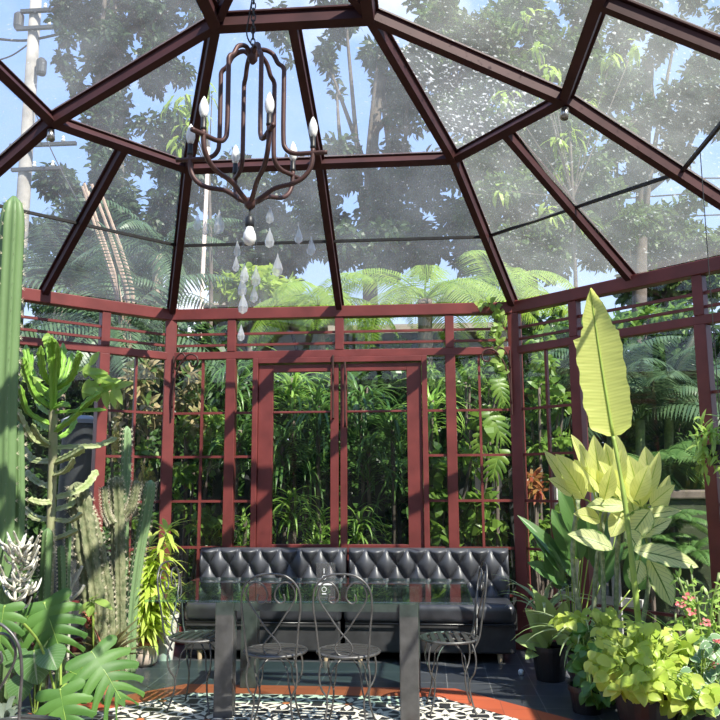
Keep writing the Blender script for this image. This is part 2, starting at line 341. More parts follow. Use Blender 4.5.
        base = len(s.v); s.v.extend(map(tuple, V.tolist())); s.uv.extend([(.5,0),(0,.38),(1,.38),(.1,.72),(.9,.72),(.5,1)]*k)
        i0 = base
        for q in range(k):
            i = i0+6*q; s.f.append((i, i+2, i+1)); s.f.append((i+1, i+2, i+4, i+3)); s.f.append((i+3, i+4, i+5))
        return s
    def strap(s, base, az, el, L, w, droop=1.2, seg=6, twist=0.0):
        """arching ribbon leaf: starts at elevation el and bends down by droop radians over its length"""
        p = Vector(base); vv = []; uv = []; e = el
        for i in range(seg+1):
            t = i/seg; d = Vector((math.cos(az)*math.cos(e), math.sin(az)*math.cos(e), math.sin(e)))
            x = Vector((-math.sin(az+twist*t), math.cos(az+twist*t), 0)); ww = w*.5*(min(1, .45+3*t))*(1-max(0, (t-.45)/.55)**1.8*.96)
            nn = x.cross(d)
            vv += [p-x*ww, p-nn*ww*.35, p+x*ww]; uv += [(0, t), (.5, t), (1, t)]
            p = p + d*(L/seg); e -= droop/seg
        f = []
        for i in range(seg): a = 3*i; f += [(a, a+1, a+4, a+3), (a+1, a+2, a+5, a+4)]
        return s.add(vv, f, uv)
    def blade(s, base, d, up, L, W, prof, bend=.5, fold=.15, nl=14, nw=4, wave=0.0, side=0.0):
        """broad leaf blade: prof(t) = half width share at t, bends away from `up` by `bend` radians"""
        d = Vector(d).normalized(); up = Vector(up); x = d.cross(up).normalized(); nrm = x.cross(d).normalized(); p = Vector(base)
        vv = []; uv = []; e = 0.0
        for i in range(nl+1):
            t = i/nl; dd = d*math.cos(e) - nrm*math.sin(e); nn = nrm*math.cos(e) + d*math.sin(e)
            hw = W*.5*max(.004, prof(t))
            for j in range(-nw, nw+1):
                q = j/nw; vv.append(p + x*(q*hw + side*math.sin(t*PI)*L) + nn*(abs(q)*hw*fold*2 + wave*hw*math.sin(t*17+q*2)*abs(q))); uv.append((.5+.5*q, t))
            p = p + dd*(L/nl); e += bend/nl
        m_ = 2*nw+1; f = []
        for i in range(nl):
            for j in range(m_-1): a = i*m_+j; f.append((a, a+1, a+m_+1, a+m_))
        return s.add(vv, f, uv)
    def frond(s, base, az, el, L, pl, pw, droop=1.2, n=40, hang=.5, rw=.012, pin_droop=.35):
        """feather leaf: rachis and two rows of leaflets"""
        p = Vector(base); e = el; pts = [p.copy()]; Pn = []; D = []; Nn = []; Ls = []
        for i in range(n):
            t = (i+.5)/n; d = Vector((math.cos(az)*math.cos(e), math.sin(az)*math.cos(e), math.sin(e))); x = Vector((-math.sin(az), math.cos(az), 0)); nn = x.cross(d)
            if nn.z < 0: nn = -nn
            p = p + d*(L/n); pts.append(p.copy()); e -= droop/n
            if t > .1:
                ll = pl*math.sin(PI*min(1, (.12+.88*t))**.8)**.7 if t < .98 else pl*.15
                ll = max(ll, pl*.12)
                for sg in (-1, 1):
                    dd = x*sg*.86 + d*.42 - Vector((0,0,hang*(.6+.4*random.random())))
                    Pn.append(p); D.append(dd); Nn.append(nn); Ls.append(ll*(.9+.2*random.random()))
        s.tube(pts[::2]+[pts[-1]], [rw*(1-.8*i/(len(pts[::2]))) for i in range(len(pts[::2])+1)], 5)
        s.leaves(Pn, D, Nn, Ls, [pw]*len(Ls), pin_droop)
        return s
def catmull(P_, n=6, closed=False):
    P_ = [Vector(p) for p in P_]; k = len(P_); out = []
    for i in range(k if closed else k-1):
        a = P_[(i-1) % k] if closed or i > 0 else P_[0]; b = P_[i]; c = P_[(i+1) % k]; d = P_[(i+2) % k] if closed or i+2 < k else P_[-1]
        for j in range(n):
            t = j/n; out.append(.5*((2*b) + (c-a)*t + (2*a-5*b+4*c-d)*t*t + (3*b-a-3*c+d)*t**3))
    if not closed: out.append(P_[-1])
    return out
def empty(name, loc=(0,0,0), rz=0.0):
    o = bpy.data.objects.new(name, None); COL.objects.link(o); o.location = loc; o.rotation_euler = (0,0,rz); o.empty_display_size = .1; return o
def tag(o, label, cat, group=None, kind=None):
    o['label'] = label; o['category'] = cat
    if group: o['group'] = group
    if kind: o['kind'] = kind
    return o
def thing(name, label, cat, loc=(0,0,0), rz=0.0, group=None): return tag(empty(name, loc, rz), label, cat, group)
def struct(o): o['kind'] = 'structure'; return o
def copy_tree(o, parent=None):
    c = o.copy(); COL.objects.link(c); c.parent = parent
    for ch in list(o.children): copy_tree(ch, c)
    return c
def rnd_unit(n, rng):
    v = rng.normal(size=(n, 3)); return v/np.linalg.norm(v, axis=1, keepdims=True)

# ------------------------------------------------------------------ the setting: ground, floor, walls, roof
hg_ = MB(); rng0 = np.random.default_rng(3)
for (x0, x1, y0, y1) in ((-13, 13, -15, -13.6), (-13, -11.8, -13.6, 0), (11.8, 13, -13.6, 0)): hg_.box(x0, y0, -.1, x1, y1, 4.1)  # unseen hedge blocks, added so the glass panes reflect dark greenery
struct(hg_.build('wall_unseen_screen', pbr('unseen hedge screen', (.018, .035, .012), .9, col2=(.05, .085, .025), scale=9, bump=1.0)))
HW, SC, EZ = 1.6, 2.3776, 3.03              # half width of the back wall, length of a corner wall, eave height
CY = -3.36; q = SC*math.sqrt(.5)
E = [Vector((-HW,0,0)), Vector((HW,0,0)), Vector((HW+q,-q,0)), Vector((HW+q,2*CY+q,0)), Vector((HW,2*CY,0)), Vector((-HW,2*CY,0)), Vector((-HW-q,2*CY+q,0)), Vector((-HW-q,-q,0))]
def mir(x, y, z): return [Vector((-x,y,z)), None]
L1 = dict(x0=1.0324, y0=-1.4248, x1=1.7092, y1=-2.3101, z=EZ+.8154)
Lr = [Vector((-L1['x0'],L1['y0'],L1['z'])), Vector((L1['x0'],L1['y0'],L1['z'])), Vector((L1['x1'],L1['y1'],L1['z'])), Vector((L1['x1'],2*CY-L1['y1'],L1['z'])),
      Vector((L1['x0'],2*CY-L1['y0'],L1['z'])), Vector((-L1['x0'],2*CY-L1['y0'],L1['z'])), Vector((-L1['x1'],2*CY-L1['y1'],L1['z'])), Vector((-L1['x1'],L1['y1'],L1['z']))]
UZ = EZ+1.2318; ux, uy = .4838, -2.692
U = [Vector((-ux,uy,UZ)), Vector((ux,uy,UZ)), Vector((ux,2*CY-uy,UZ)), Vector((-ux,2*CY-uy,UZ))]
UI = [0, 1, 1, 2, 2, 3, 3, 0]                # which upper node each eave corner's rafter runs to
APEX = Vector((0, CY, UZ+.28))

g = MB(); g.box(-70, -40, -.30, 70, 90, -.06); ground = g.build('ground', M['earth']); struct(ground)
fl = MB(); fl.add([(v.x*1.04, (v.y-CY)*1.04+CY, z) for z in (-.1, 0) for v in E], [tuple(range(7,-1,-1)), tuple(range(8,16))]+[(i, (i+1) % 8, 8+(i+1) % 8, 8+i) for i in range(8)])
fl.box(-1.9, -10.5, -.1, 1.9, 2*CY-.05, -.004)
struct(fl.build('floor', tilemat()))
def scaled(k, z): return [(v.x*k, (v.y-CY)*k+CY, z) for v in E]
rim = MB(); a = scaled(.595, .003); b = scaled(.527, .003); rim.add(a+b, [(i, (i+1) % 8, 8+(i+1) % 8, 8+i) for i in range(8)])
struct(rim.build('floor_border', bordermat()))
inl = MB(); inl.add(scaled(.527, .003), [tuple(range(8))]); struct(inl.build('floor_inlay', patternmat()))

BARZ = (.44, .84, 1.249, 1.649, 2.05)
nwin = [0]
def window(A_, rz, s0, s1, cols, bars, z0=.12, z1=2.55, name=None):
    nwin[0] += 1; w = struct(empty(name or f'window_{nwin[0]}', A_, rz)); m = MB()
    m.box(s0, -.02, z0, s1, .02, z0+.03)
    for zz in bars: m.box(s0, -.013, zz-.011, s1, .013, zz+.011)
    for c in cols: m.box(c-.011, -.015, z0, c+.011, .015, z1)
    m.build('glazing_bars', M['wood'], w)
    p = MB(); p.add([(s0, .004, z0), (s1, .004, z0), (s1, .004, z1), (s0, .004, z1)], [(0,1,2,3)]); p.build('pane', M['clear'], w)
    return w
def wall(side, i, j, spec):
    A_, B_ = E[i], E[j]; d = B_-A_; Ln = d.length; rz = math.atan2(d.y, d.x)
    w = struct(empty('wall_'+side, A_, rz))
    MB().box(0, -.05, EZ-.105, Ln, .05, EZ).build('eave_beam', M['wood'], w, bevel=.006)
    MB().box(0, -.036, 2.55, Ln, .036, 2.62).build('transom_rail', M['wood'], w, bevel=.005)
    MB().box(0, -.04, 0, Ln, .04, .12).build('base_rail', M['wood'], w, bevel=.005)
    for zz in (2.685, 2.79): MB().box(0, -.012, zz-.011, Ln, .012, zz+.011).build('transom_bar', M['wood'], w)
    for s_ in spec['mull']: MB().box(s_-.046, -.045, .12, s_+.046, .045, 2.55).build('mullion', M['wood'], w, bevel=.005)
    for s_ in spec['tmull']: MB().box(s_-.04, -.04, 2.62, s_+.04, .04, EZ-.105).build('transom_mullion', M['wood'], w, bevel=.005)
    pm = MB(); pm.add([(0, .004, 2.62), (Ln, .004, 2.62), (Ln, .004, EZ-.105), (0, .004, EZ-.105)], [(0,1,2,3)]); pm.build('transom_pane', M['clear'], w)
    for (s0, s1, cols, bars) in spec['win']: window(A_, rz, s0, s1, cols, bars)
    return A_, rz
# back wall: side lights, narrow lights, a pair of glazed doors
back = dict(mull=(.59, 2.61), tmull=(.59, 1.6, 2.61), win=[(.055,.544,(.32,),BARZ), (.636,.835,(),BARZ), (2.365,2.564,(),BARZ), (2.656,3.145,(2.87,),BARZ)])
wall('back', 0, 1, back)
fr = MB(); fr.box(.80-1.6, -.055, 0, .85-1.6, .05, 2.55); fr.box(2.35-1.6, -.055, 0, 2.40-1.6, .05, 2.55); fr.box(.85-1.6, -.055, 2.50, 2.35-1.6, .05, 2.55)
struct(fr.build('trim_1', M['wood'], bevel=.004))
for k, (x0, x1, hx) in enumerate(((-.748, -.008, -.055), (.008, .748, .055))):
    d = struct(empty(f'door_{k+1}', (0,0,0))); m = MB(); st = .135 if k == 0 else .135
    xl, xr = (x0+st, x1-.075) if k == 0 else (x0+.06, x1-st)
    m.box(x0, -.025, .03, xl, .025, 2.49); m.box(xr, -.025, .03, x1, .025, 2.49)
    m.box(xl, -.025, 2.42, xr, .025, 2.49); m.box(xl, -.025, .80, xr, .025, .87); m.box(xl, -.025, .03, xr, .025, .18); m.box(xl, -.013, 2.04, xr, .013, 2.06)
    m.build('frame', M['wood'], d, bevel=.004)
    MB().box(xl, -.012, .18, xr, .012, .80).build('panel', M['wood'], d)
    p = MB(); p.add([(xl,0,.87),(xr,0,.87),(xr,0,2.42),(xl,0,2.42)], [(0,1,2,3)]); p.build('pane', M['clear'], d)
    h = MB(); z0, z1 = (1.99, 2.56) if k == 0 else (1.92, 2.50)
    h.tube([(hx, -.03, z1), (hx, -.065, z1), (hx, -.065, z0), (hx, -.03, z0)], .011, 8); h.build('handle', M['rust'], d)
corner = lambda Ln: dict(mull=(.644*Ln/SC, 1.734*Ln/SC), tmull=(.644*Ln/SC, 1.734*Ln/SC),
    win=[(.055, .644*Ln/SC-.046, (.335*Ln/SC,), BARZ), (.644*Ln/SC+.046, 1.734*Ln/SC-.046, (), (.44,)), (1.734*Ln/SC+.046, Ln-.055, (Ln-.335*Ln/SC,), BARZ)])
wall('right', 1, 2, corner(SC)); wall('right_side', 2, 3, corner((E[3]-E[2]).length)); wall('left', 7, 0, corner(SC)); wall('left_side', 6, 7, corner((E[7]-E[6]).length))
wall('front_right', 3, 4, corner(SC)); wall('front_left', 5, 6, corner(SC))
fb = struct(empty('wall_front', E[4], PI)); MB().box(0, -.05, EZ-.105, 3.2, .05, EZ).build('eave_beam', M['wood'], fb, bevel=.006)
for i, v in enumerate(E):
    ang = [PI/8, -PI/8, -3*PI/8, 3*PI/8, PI/8, -PI/8, 3*PI/8, -3*PI/8][i]
    p = MB(); p.box(-.052, -.052, 0, .052, .052, EZ+.012); o = p.build(f'trim_{i+2}', M['wood'], bevel=.006); o.location = v; o.rotation_euler = (0,0,ang); struct(o)

ceil = struct(empty('ceiling', (0, CY, EZ)))
def rl(v): return Vector(v) - Vector((0, CY, EZ))
CEN = Vector((0, CY, 1.0))
def rafter(a, b, name='rafter', w=.055, h=.075):
    a, b = Vector(a), Vector(b); mid = (a+b)/2; up = (mid-CEN).normalized(); m = MB()
    m.beam(rl(a), rl(b), w, h, up, .03); m.beam(rl(a), rl(b), w+.035, .012, up, -.014); m.beam(rl(a), rl(b), w*.45, .03, up, -.03)
    m.build(name, M['roofsteel'], ceil)
Ee = [v+Vector((0,0,EZ)) for v in E]
for i in range(8):
    j = (i+1) % 8
    rafter(Ee[i], Lr[i]); rafter(Lr[i], U[UI[i]]); rafter(Lr[i], Lr[j], 'purlin', .055, .06)
    rafter((Ee[i]+Ee[j])/2, (Lr[i]+Lr[j])/2, 'middle_rafter', .05, .06)
    t = .5; MB().beam(rl(Ee[i]*(1-t)+Lr[i]*t), rl(Ee[j]*(1-t)+Lr[j]*t), .022, .022, (0,0,1)).build('glazing_rod', M['iron'], ceil)
    pn = MB(); lift = Vector((0,0,.02)); Q = [rl(Ee[i]), rl(Ee[j]), rl(Lr[j]), rl(Lr[i])]; pn.add([v+lift for v in Q], [(0,1,2,3)]); pn.build('roof_pane', M['roofglass3' if i in (1, 2, 3) else 'roofglass'], ceil)
    pn = MB(); Q = [rl(Lr[i]), rl(Lr[j]), rl(U[UI[j]])] + ([rl(U[UI[i]])] if UI[i] != UI[j] else [])
    pn.add([v+lift for v in Q], [tuple(range(len(Q)))]); pn.build('roof_pane', M['roofglass2'] if i == 1 else M['roofglass3'] if i in (2, 3) else M['roofglass'], ceil)
for i in range(4):
    rafter(U[i], U[(i+1) % 4], 'ring_beam', .07, .09); rafter(U[i], APEX, 'ridge_rafter', .05, .06)
    pn = MB(); pn.add([rl(U[i])+Vector((0,0,.02)), rl(U[(i+1) % 4])+Vector((0,0,.02)), rl(APEX)+Vector((0,0,.02))], [(0,1,2)]); pn.build('roof_pane', M['roofglass'], ceil)
rafter((Lr[0]+Lr[1])/2, (U[0]+U[1])/2, 'middle_rafter', .05, .06); rafter((Lr[4]+Lr[5])/2, (U[2]+U[3])/2, 'middle_rafter', .05, .06)

# ------------------------------------------------------------------ tufted benches
def bench(x0, x1, label):
    b = thing('tufted_bench', label, 'bench', ((x0+x1)/2, -.36, 0), 0, 'black tufted benches along the back wall'); w = (x1-x0)/2
    m = MB(); nx, nz_ = 190, 72; z0, z1 = .40, .85; yb = .26                       # back face at y=+.26 locally, front face at about +.17
    lat = lambda x, z: ((x+x0)/.1775, (z-.715)/.27)
    V = []; 
    for k in range(nz_+1):
        z = z0+(z1-z0)*k/nz_
        for i in range(nx+1):
            x = -w+2*w*i/nx; u, v = lat(x, z); a_, b_ = u+v, u-v
            p_ = abs(math.sin(PI*a_)*math.sin(PI*b_))+1e-6; h = .62*p_**.22+.38*p_**.7
            ex = min(1, (w-abs(x))/.03); ez = min(1, (z1-z)/.035); rr = math.sqrt(max(0, 1-(1-ez)**2))*math.sqrt(max(0, 1-(1-ex)**2))
            V.append((x, yb-.05-(.012+.07*h)*rr - .015*rr, z))
    f = [(k*(nx+1)+i, k*(nx+1)+i+1, (k+1)*(nx+1)+i+1, (k+1)*(nx+1)+i) for k in range(nz_) for i in range(nx)]
    m.add(V, f); m.box(-w, yb-.052, .10, w, yb+.02, z1-.002)
    br = m.build('backrest', M['vinyl'], b, smooth=False)
    for p in br.data.polygons[:len(f)]: p.use_smooth = True
    for v in range(-2, 3):
        for u2 in range(-20, 20):                                                   # both lattice families whole
            u = u2/2
            if (u+v/2) % 1 or (u-v/2) % 1: continue
            x = u*.1775-x0; z = .715+v/2*.27
            if abs(x) < w-.02 and z0 < z < z1-.02: MB().ball((x, yb-.075, z), .011, 10).build('button', M['button'], b, True)
    s = MB(); s.rbox(-w, -.27, .295, w, .20, .455, .055, 5); s.build('seat', M['vinyl_seat'], b, True)
    pz = MB(); pz.tube([(-w+.02, -.268, .300), (w-.02, -.268, .300)], .008, 8); pz.build('piping', M['button'], b, True)
    k = MB(); k.rbox(-w+.01, -.24, .075, w-.01, .19, .31, .015, 2); k.build('base', M['cloth_black'], b)
    for sx in (-1, 1):
        for y in (-.20, .14): MB().lathe([(.018, 0), (.024, .076)], (sx*(w-.13), y, 0), 12).build('foot', M['paleWood'], b)
bench(-1.215, .078, 'black tufted vinyl bench left of the seam, behind the heart-backed chairs')
bench(.094, 1.465, 'black tufted vinyl bench right of the seam, beside the potted plants')

# ------------------------------------------------------------------ glass table
TZ = .70
tb = thing('dining_table', 'rectangular glass-topped dining table on dark slab legs', 'table', (.05, -1.60, 0))
g = MB(); g.rbox(-1.03, -.60, TZ-.014, 1.00, .58, TZ, .0055, 2); g.build('tabletop', M['tableglass'], tb)
for x in (-.535, .605):
    for y in (-.50, .20):
        l_ = MB(); l_.rbox(x-.058, y-.05, 0, x+.058, y+.05, TZ-.015, .006, 2); l_.build('leg', M['stone'], tb)
for y in (-.50, .20): MB().box(-.478, y-.03, TZ-.07, .548, y+.03, TZ-.02).build('apron', M['stone'], tb)
for x in (-.535, .605): MB().box(x-.03, -.449, TZ-.07, x+.03, .149, TZ-.02).build('apron', M['stone'], tb)

# acrylic sign on the table
sg = thing('table_sign', 'small clear acrylic sign with white marks standing on the glass table', 'sign', (.135, -2.05, TZ))
MB().rbox(-.06, -.003, 0, .06, .003, .215, .002, 2).build('panel', M['acrylic'], sg)
MB().rbox(-.06, -.03, 0, .06, .03, .006, .002, 2).build('foot', M['acrylic'], sg)
k = MB(); k.box(-.058, -.0045, .078, .04, -.0035, .092); k.build('white_bar', M['white'], sg)
for (x, z, r) in ((-.01, .125, .012), (-.01, .052, .014)):
    k = MB(); pts = [(x+r*math.cos(2*PI*i/20), -.004, z+r*math.sin(2*PI*i/20)) for i in range(20)]; k.tube(pts, .0016, 5, closed=True); k.build('round_mark', M['white'], sg)
MB().box(-.013, -.0045, .15, -.008, -.0035, .18).build('stroke_mark', M['white'], sg); MB().box(-.024, -.0045, .022, .004, -.0035, .028).build('stroke_mark', M['white'], sg)

# ------------------------------------------------------------------ wire parlour chairs
def make_chair():
    c = empty('wire_chair'); R = .182; Z = .44
    s = MB(); n = 7
    for i in range(n):
        y = -R+2*R*(i+.5)/n; hw = math.sqrt(max(0, R*R-y*y))-.004; s.box(-hw, y-.0145, Z-.004, hw, y+.0145, Z+.004)
    s.build('seat', M['slat'], c)
    s = MB(); s.tube([(R*math.cos(2*PI*i/36), R*math.sin(2*PI*i/36), Z-.004) for i in range(36)], .0085, 8, closed=True)
    s.tube([(0, -R, Z-.010), (0, R, Z-.010)], .005, 6); s.build('seat_rim', M['wire'], c, True)
    for a in (45, 135, 225, 315):
        a = math.radians(a); cx, sy = math.cos(a), math.sin(a); m = MB()
        pr = [(.17, .435), (.195, .385), (.205, .32), (.19, .255), (.155, .205), (.15, .16), (.165, .09), (.20, .005)]
        m.tube(catmull([(r*cx, r*sy, z) for r, z in pr], 5), .0058, 7); lg = m.build('leg', M['wire'], c, True)
        m = MB(); pr = [(.03, .43), (.045, .40), (.085, .375), (.12, .33), (.128, .27), (.15, .205)]
        m.tube(catmull([(r*cx, r*sy, z) for r, z in pr], 5), .0046, 6); m.build('brace', M['wire'], lg, True)
    lean = lambda z: -.165-.07*(z-.44)/.45
    loop = [(-.13, -.12, .37), (-.142, lean(.46), .46), (-.155, lean(.60), .60), (-.168, lean(.72), .72), (-.155, lean(.82), .82), (-.09, lean(.885), .885), (0, lean(.90), .90)]
    full = loop + [(-x, y, z) for x, y, z in loop[-2::-1]]
    MB().tube(catmull(full, 6), .0062, 8).build('back_hoop', M['wire'], c, True)
    for sg_ in (-1, 1):
        pr = [(.05, .475), (.025, .445), (-.03, .448), (-.05, .49), (-.02, .535), (.02, .58), (.075, .66), (.13, .745), (.138, .80), (.11, .845), (.065, .85), (.03, .815), (.022, .765), (.05, .735), (.078, .75), (.072, .785)]
        MB().tube(catmull([(sg_*x, lean(z)+.006, z) for x, z in pr], 5), .0052, 7).build('back_scroll', M['wire'], c, True)
    return c
ch0 = make_chair(); CG = 'wire parlour chairs around the glass table'
spots = [((-.125, -2.345), 0.05, 'wire chair with heart back seen from behind, nearer the left table leg'),
         ((.305, -2.335), -.06, 'wire chair with heart back seen from behind, in front of the clear sign'),
         ((-.70, -1.95), -PI/2-.12, 'wire chair in profile at the table end beside the bamboo-leaved plant'),
         ((.905, -1.90), PI/2+.08, 'wire chair in profile with striped seat at the table end by the black bench end'),
         ((-.885, -3.90), -.16, 'wire chair back cut by the photo edge among the monstera leaves')]
for i, (xy, rz, lab) in enumerate(spots):
    c = ch0 if i == 0 else copy_tree(ch0)
    c.location = (xy[0], xy[1], 0.004); c.rotation_euler = (0, 0, rz); tag(c, lab, 'chair', CG)

# ------------------------------------------------------------------ chandelier
CX, CYY, CZ = -.09, CY, 2.815
cl = thing('chandelier', 'brown wrought-iron cage chandelier with candle bulbs hanging from the glass roof', 'chandelier', (CX, CYY, CZ))
arms = []
for k in range(6):
    a = math.radians(28+60*k); dx, dy = math.sin(a), -math.cos(a); arms.append((dx, dy))
    up = [(.01, .80), (.05, .835), (.105, .81), (.135, .755), (.165, .725), (.168, .66), (.168, .36), (.18, .285), (.225, .255), (.30, .252), (.395, .252)]
    MB().tube(catmull([(r*dx, r*dy, z) for r, z in up], 5), .0125, 8).build('cage_bar', M['rust'], cl, True)
    ar = [(.01, .0), (.06, .03), (.13, .075), (.22, .095), (.28, .13), (.315, .19), (.322, .275)]
    am = MB().tube(catmull([(r*dx, r*dy, z) for r, z in ar], 5), .0125, 8).build('arm', M['rust'], cl, True)
    c = (.322*dx, .322*dy, .275)
    so = MB().lathe([(.013, 0), (.016, .01), (.014, .015), (.014, .06), (.010, .062)], c, 12).build('socket', M['iron'], cl, True)
    MB().lathe([(.010, .058), (.018, .075), (.024, .10), (.022, .125), (.012, .155), (.002, .172)], c, 14).build('candle_bulb', M['bulb'], cl, True)
MB().lathe([(.012, -.03), (.028, -.015), (.03, .01), (.012, .03)], (0,0,0), 14).build('hub', M['rust'], cl, True)
MB().lathe([(.01, .76), (.026, .78), (.028, .83), (.012, .85)], (0,0,0), 14).build('crown_boss', M['rust'], cl, True)
ch = MB(); z = .85; top = APEX.z-CZ-.05; i = 0
while z < top:
    r_ = [(.011*math.cos(2*PI*j/10), 0, .022*math.sin(2*PI*j/10)) for j in range(10)]
    ch.tube([(x, 0, z+zz) if i % 2 else (0, x, z+zz) for x, _, zz in r_], .0035, 5, closed=True); z += .034; i += 1
ch.build('chain', M['iron'], cl)
MB().tube(catmull([(.012, 0, .84), (-.035, .01, .93), (-.02, 0, 1.05), (.01, 0, 1.3), (.0, 0, top)], 6), .004, 6).build('cord', M['cable'], cl)
MB().tube([(0,0,-.03), (0,0,-.065)], .006, 8).build('lamp_cord', M['cable'], cl)
MB().lathe([(.010, -.065), (.022, -.075), (.024, -.115), (.018, -.125)], (0,0,0), 14).build('lamp_socket', M['black'], cl, True)
MB().lathe([(.017, -.122), (.02, -.135), (.031, -.16), (.034, -.185), (.026, -.21), (.004, -.222)], (0,0,0), 18).build('globe_bulb', M['bulb'], cl, True)
drops = [(197,222,1,0),(205,228,.8,0),(219,222,1.35,1),(237,249,.9,1),(270,215,.95,2),(270,238,1.1,2),(299,235,.95,2),(312,246,1.05,2),(277,265,1.25,2),(236,264,.8,0),(244,273,1.1,0),(256,276,1.1,1),(242,286,1.15,0),(254,294,.9,1),(243,303,1.2,0),(241,333,.9,0)]
for (px, py, sc, _) in drops:
    best = None; sc *= 1.05
    for (dx, dy) in arms:
        for rr in np.linspace(.04, .315, 40):
            w_ = Vector((CX+rr*dx, CYY+rr*dy, 0)); pt = at(px, py, w_.y); e_ = abs(pt.x-w_.x)
            if best is None or e_ < best[0]-1e-3: best = (e_, rr, dx, dy, pt.z)
    _, rr, dx, dy, zz = best; zz -= CZ
    zt = np.interp(rr, [.01, .06, .13, .22, .28, .315], [0, .03, .075, .095, .13, .19])
    c = (rr*dx, rr*dy, zz)
    d = MB().lathe([(.002, .045*sc), (.006, .03*sc), (.015*sc, .005*sc), (.021*sc, -.018*sc), (.017*sc, -.036*sc), (.003, -.045*sc)], c, 8).build('glass_drop', M['crystal'], cl)
    MB().tube([(c[0], c[1], zz+.045*sc), (c[0], c[1], zt)], .0005, 4).build('thread', M['acrylic'], d)

# spotlights under the ring corners, scroll brackets on the posts
for (v, lab) in ((Lr[7], 'small steel spotlight under the roof joint on the pole side'), (Lr[2], 'small steel spotlight under the roof joint above the banana leaf')):
    s = thing('spotlight', lab, 'lamp', v+Vector((0,0,-.055)), 0, 'spotlights under the roof joints'); sx = -1 if v.x > 0 else 1
    MB().tube([(0,0,0), (sx*.012,-.012,-.05)], .008, 8).build('bracket', M['iron'], s)
    MB().tube([(sx*.01,-.008,-.03), (sx*.022,-.024,-.10)], [.024,.026], 14).build('housing', M['chrome'], s, True)
    MB().tube([(sx*.0221,-.0242,-.1005), (sx*.0226,-.0249,-.103)], .021, 14).build('lens', M['acrylic'], s)
for sx, lab in ((-1, 'curled wrought-iron bracket on the corner post behind the cacti'), (1, 'curled wrought-iron bracket on the corner post near the small vine')):
    b = thing('scroll_bracket', lab, 'bracket', (sx*1.545, -.062, 2.0), 0, 'wrought-iron scroll brackets'); f = -sx
    MB().tube([(0, 0, 0), (0, 0, .58)], .009, 8).build('back_bar', M['rust'], b)
    MB().tube(catmull([(0, -.005, .1), (f*.02, -.03, .3), (f*.07, -.05, .48), (f*.16, -.07, .58), (f*.24, -.08, .56), (f*.25, -.08, .49), (f*.20, -.08, .47), (f*.185, -.08, .51)], 6), .008, 8).build('scroll', M['rust'], b, True)
    MB().tube(catmull([(f*.0, -.005, .42), (f*.03, -.03, .55), (f*.09, -.045, .60), (f*.13, -.05, .55), (f*.10, -.05, .51)], 6), .007, 8).build('curl', M['rust'], b, True)
kn = MB().lathe([(.016, 0), (.02, .008), (.02, .03), (.012, .04)], onz(521, 675, 0), 14).build('floor_knob', M['white'], None, True); tag(kn, 'small white knob lying on the dark tiles beside the bench end', 'knob')

# ------------------------------------------------------------------ plants: helpers
heart = lambda t: 1.0*math.sin(PI*min(1, t*1.0)**.62)**.75 if t > 0 else .55
oval = lambda t: math.sin(PI*t**.85)**.8 if 0 < t < 1 else .02
lance = lambda t: math.sin(PI*t**.7)**.9 if 0 < t < 1 else .02
def rib_star(ribs, depth): return lambda a, i: 1 - depth*(.5-.5*math.cos(ribs*a))
def column(mb, spine, pts, r, ribs=8, depth=.26, bump=0.0, taper=True, rng=random):
    P_ = catmull(pts, 8); k = len(P_); R = []
    for i in range(k):
        t = i/(k-1); q = 1.0
        if taper: q = math.sqrt(max(.02, 1-max(0, (t-.90)/.10)**2)) if t > .9 else 1.0
        R.append(r*q*(1+bump*math.sin(i*2.1)+bump*.5*math.sin(i*.9+1)))
    mb.tube(P_, R, ribs*4, star=rib_star(ribs, depth))
    if spine is not None:
        up = Vector((0,0,1))
        for i in range(1, k-1):
            T = (P_[i+1]-P_[i-1]).normalized(); ref = Vector((0,0,1)) if abs(T.z) < .9 else Vector((1,0,0)); u = (ref-T*ref.dot(T)).normalized(); w = T.cross(u)
            for j in range(ribs):
                a = 2*PI*j/ribs; d = u*math.cos(a)+w*math.sin(a); p = P_[i]+d*R[i]*.98
                for s_ in (-1, 0, 1):
                    e_ = p + d*.024 + T*(.016*s_) + w*(.016*(rng.random()-.5)); x = T*.0022
                    spine.add([p-x, p+x, e_], [(0,1,2)])
def pot(parent, r0, r1, h, m, c=(0,0,0), name='pot', soil=True):
    MB().lathe([(r0, 0), (r0*1.02, .01), (r1, h-.03), (r1*1.07, h-.03), (r1*1.07, h), (r1*.97, h), (r1*.93, h-.03)], c, 28).build(name, m, parent, False)
    if soil: MB().lathe([(.001, h-.032), (r1*.94, h-.03)], c, 24).build('soil', M['soil'], parent)
def W2L(root, v): return Vector(v) - Vector(root.location)
def blade_px(root, b, t, Yb, Yt, wpx, m, prof=oval, bend=.35, fold=.12, facing=(0,-1,.35), name='leaf', wave=0.0, petiole=None, pm=None, nl=12):
    """a leaf from photo point b to t, its width given at that distance"""
    B_ = at(b[0], b[1], Yb); T_ = at(t[0], t[1], Yt); dep = (B_.y-CAM[1]); d = T_-B_; L = d.length*1.04; w = wpx*dep/FPX
    o = MB().blade(W2L(root, B_), d, facing, L, w, prof, bend, fold, nl, 4, wave).build(name, m, root, True)
    if petiole is not None:
        P0 = Vector(petiole); mid = (P0+B_)/2 + Vector((0,0,.04)); MB().tube(catmull([W2L(root, P0), W2L(root, mid), W2L(root, B_)], 5), .005, 6).build('petiole', pm or M['stemgreen'], root, True)
    return o

rng = np.random.default_rng(7); random.seed(5)
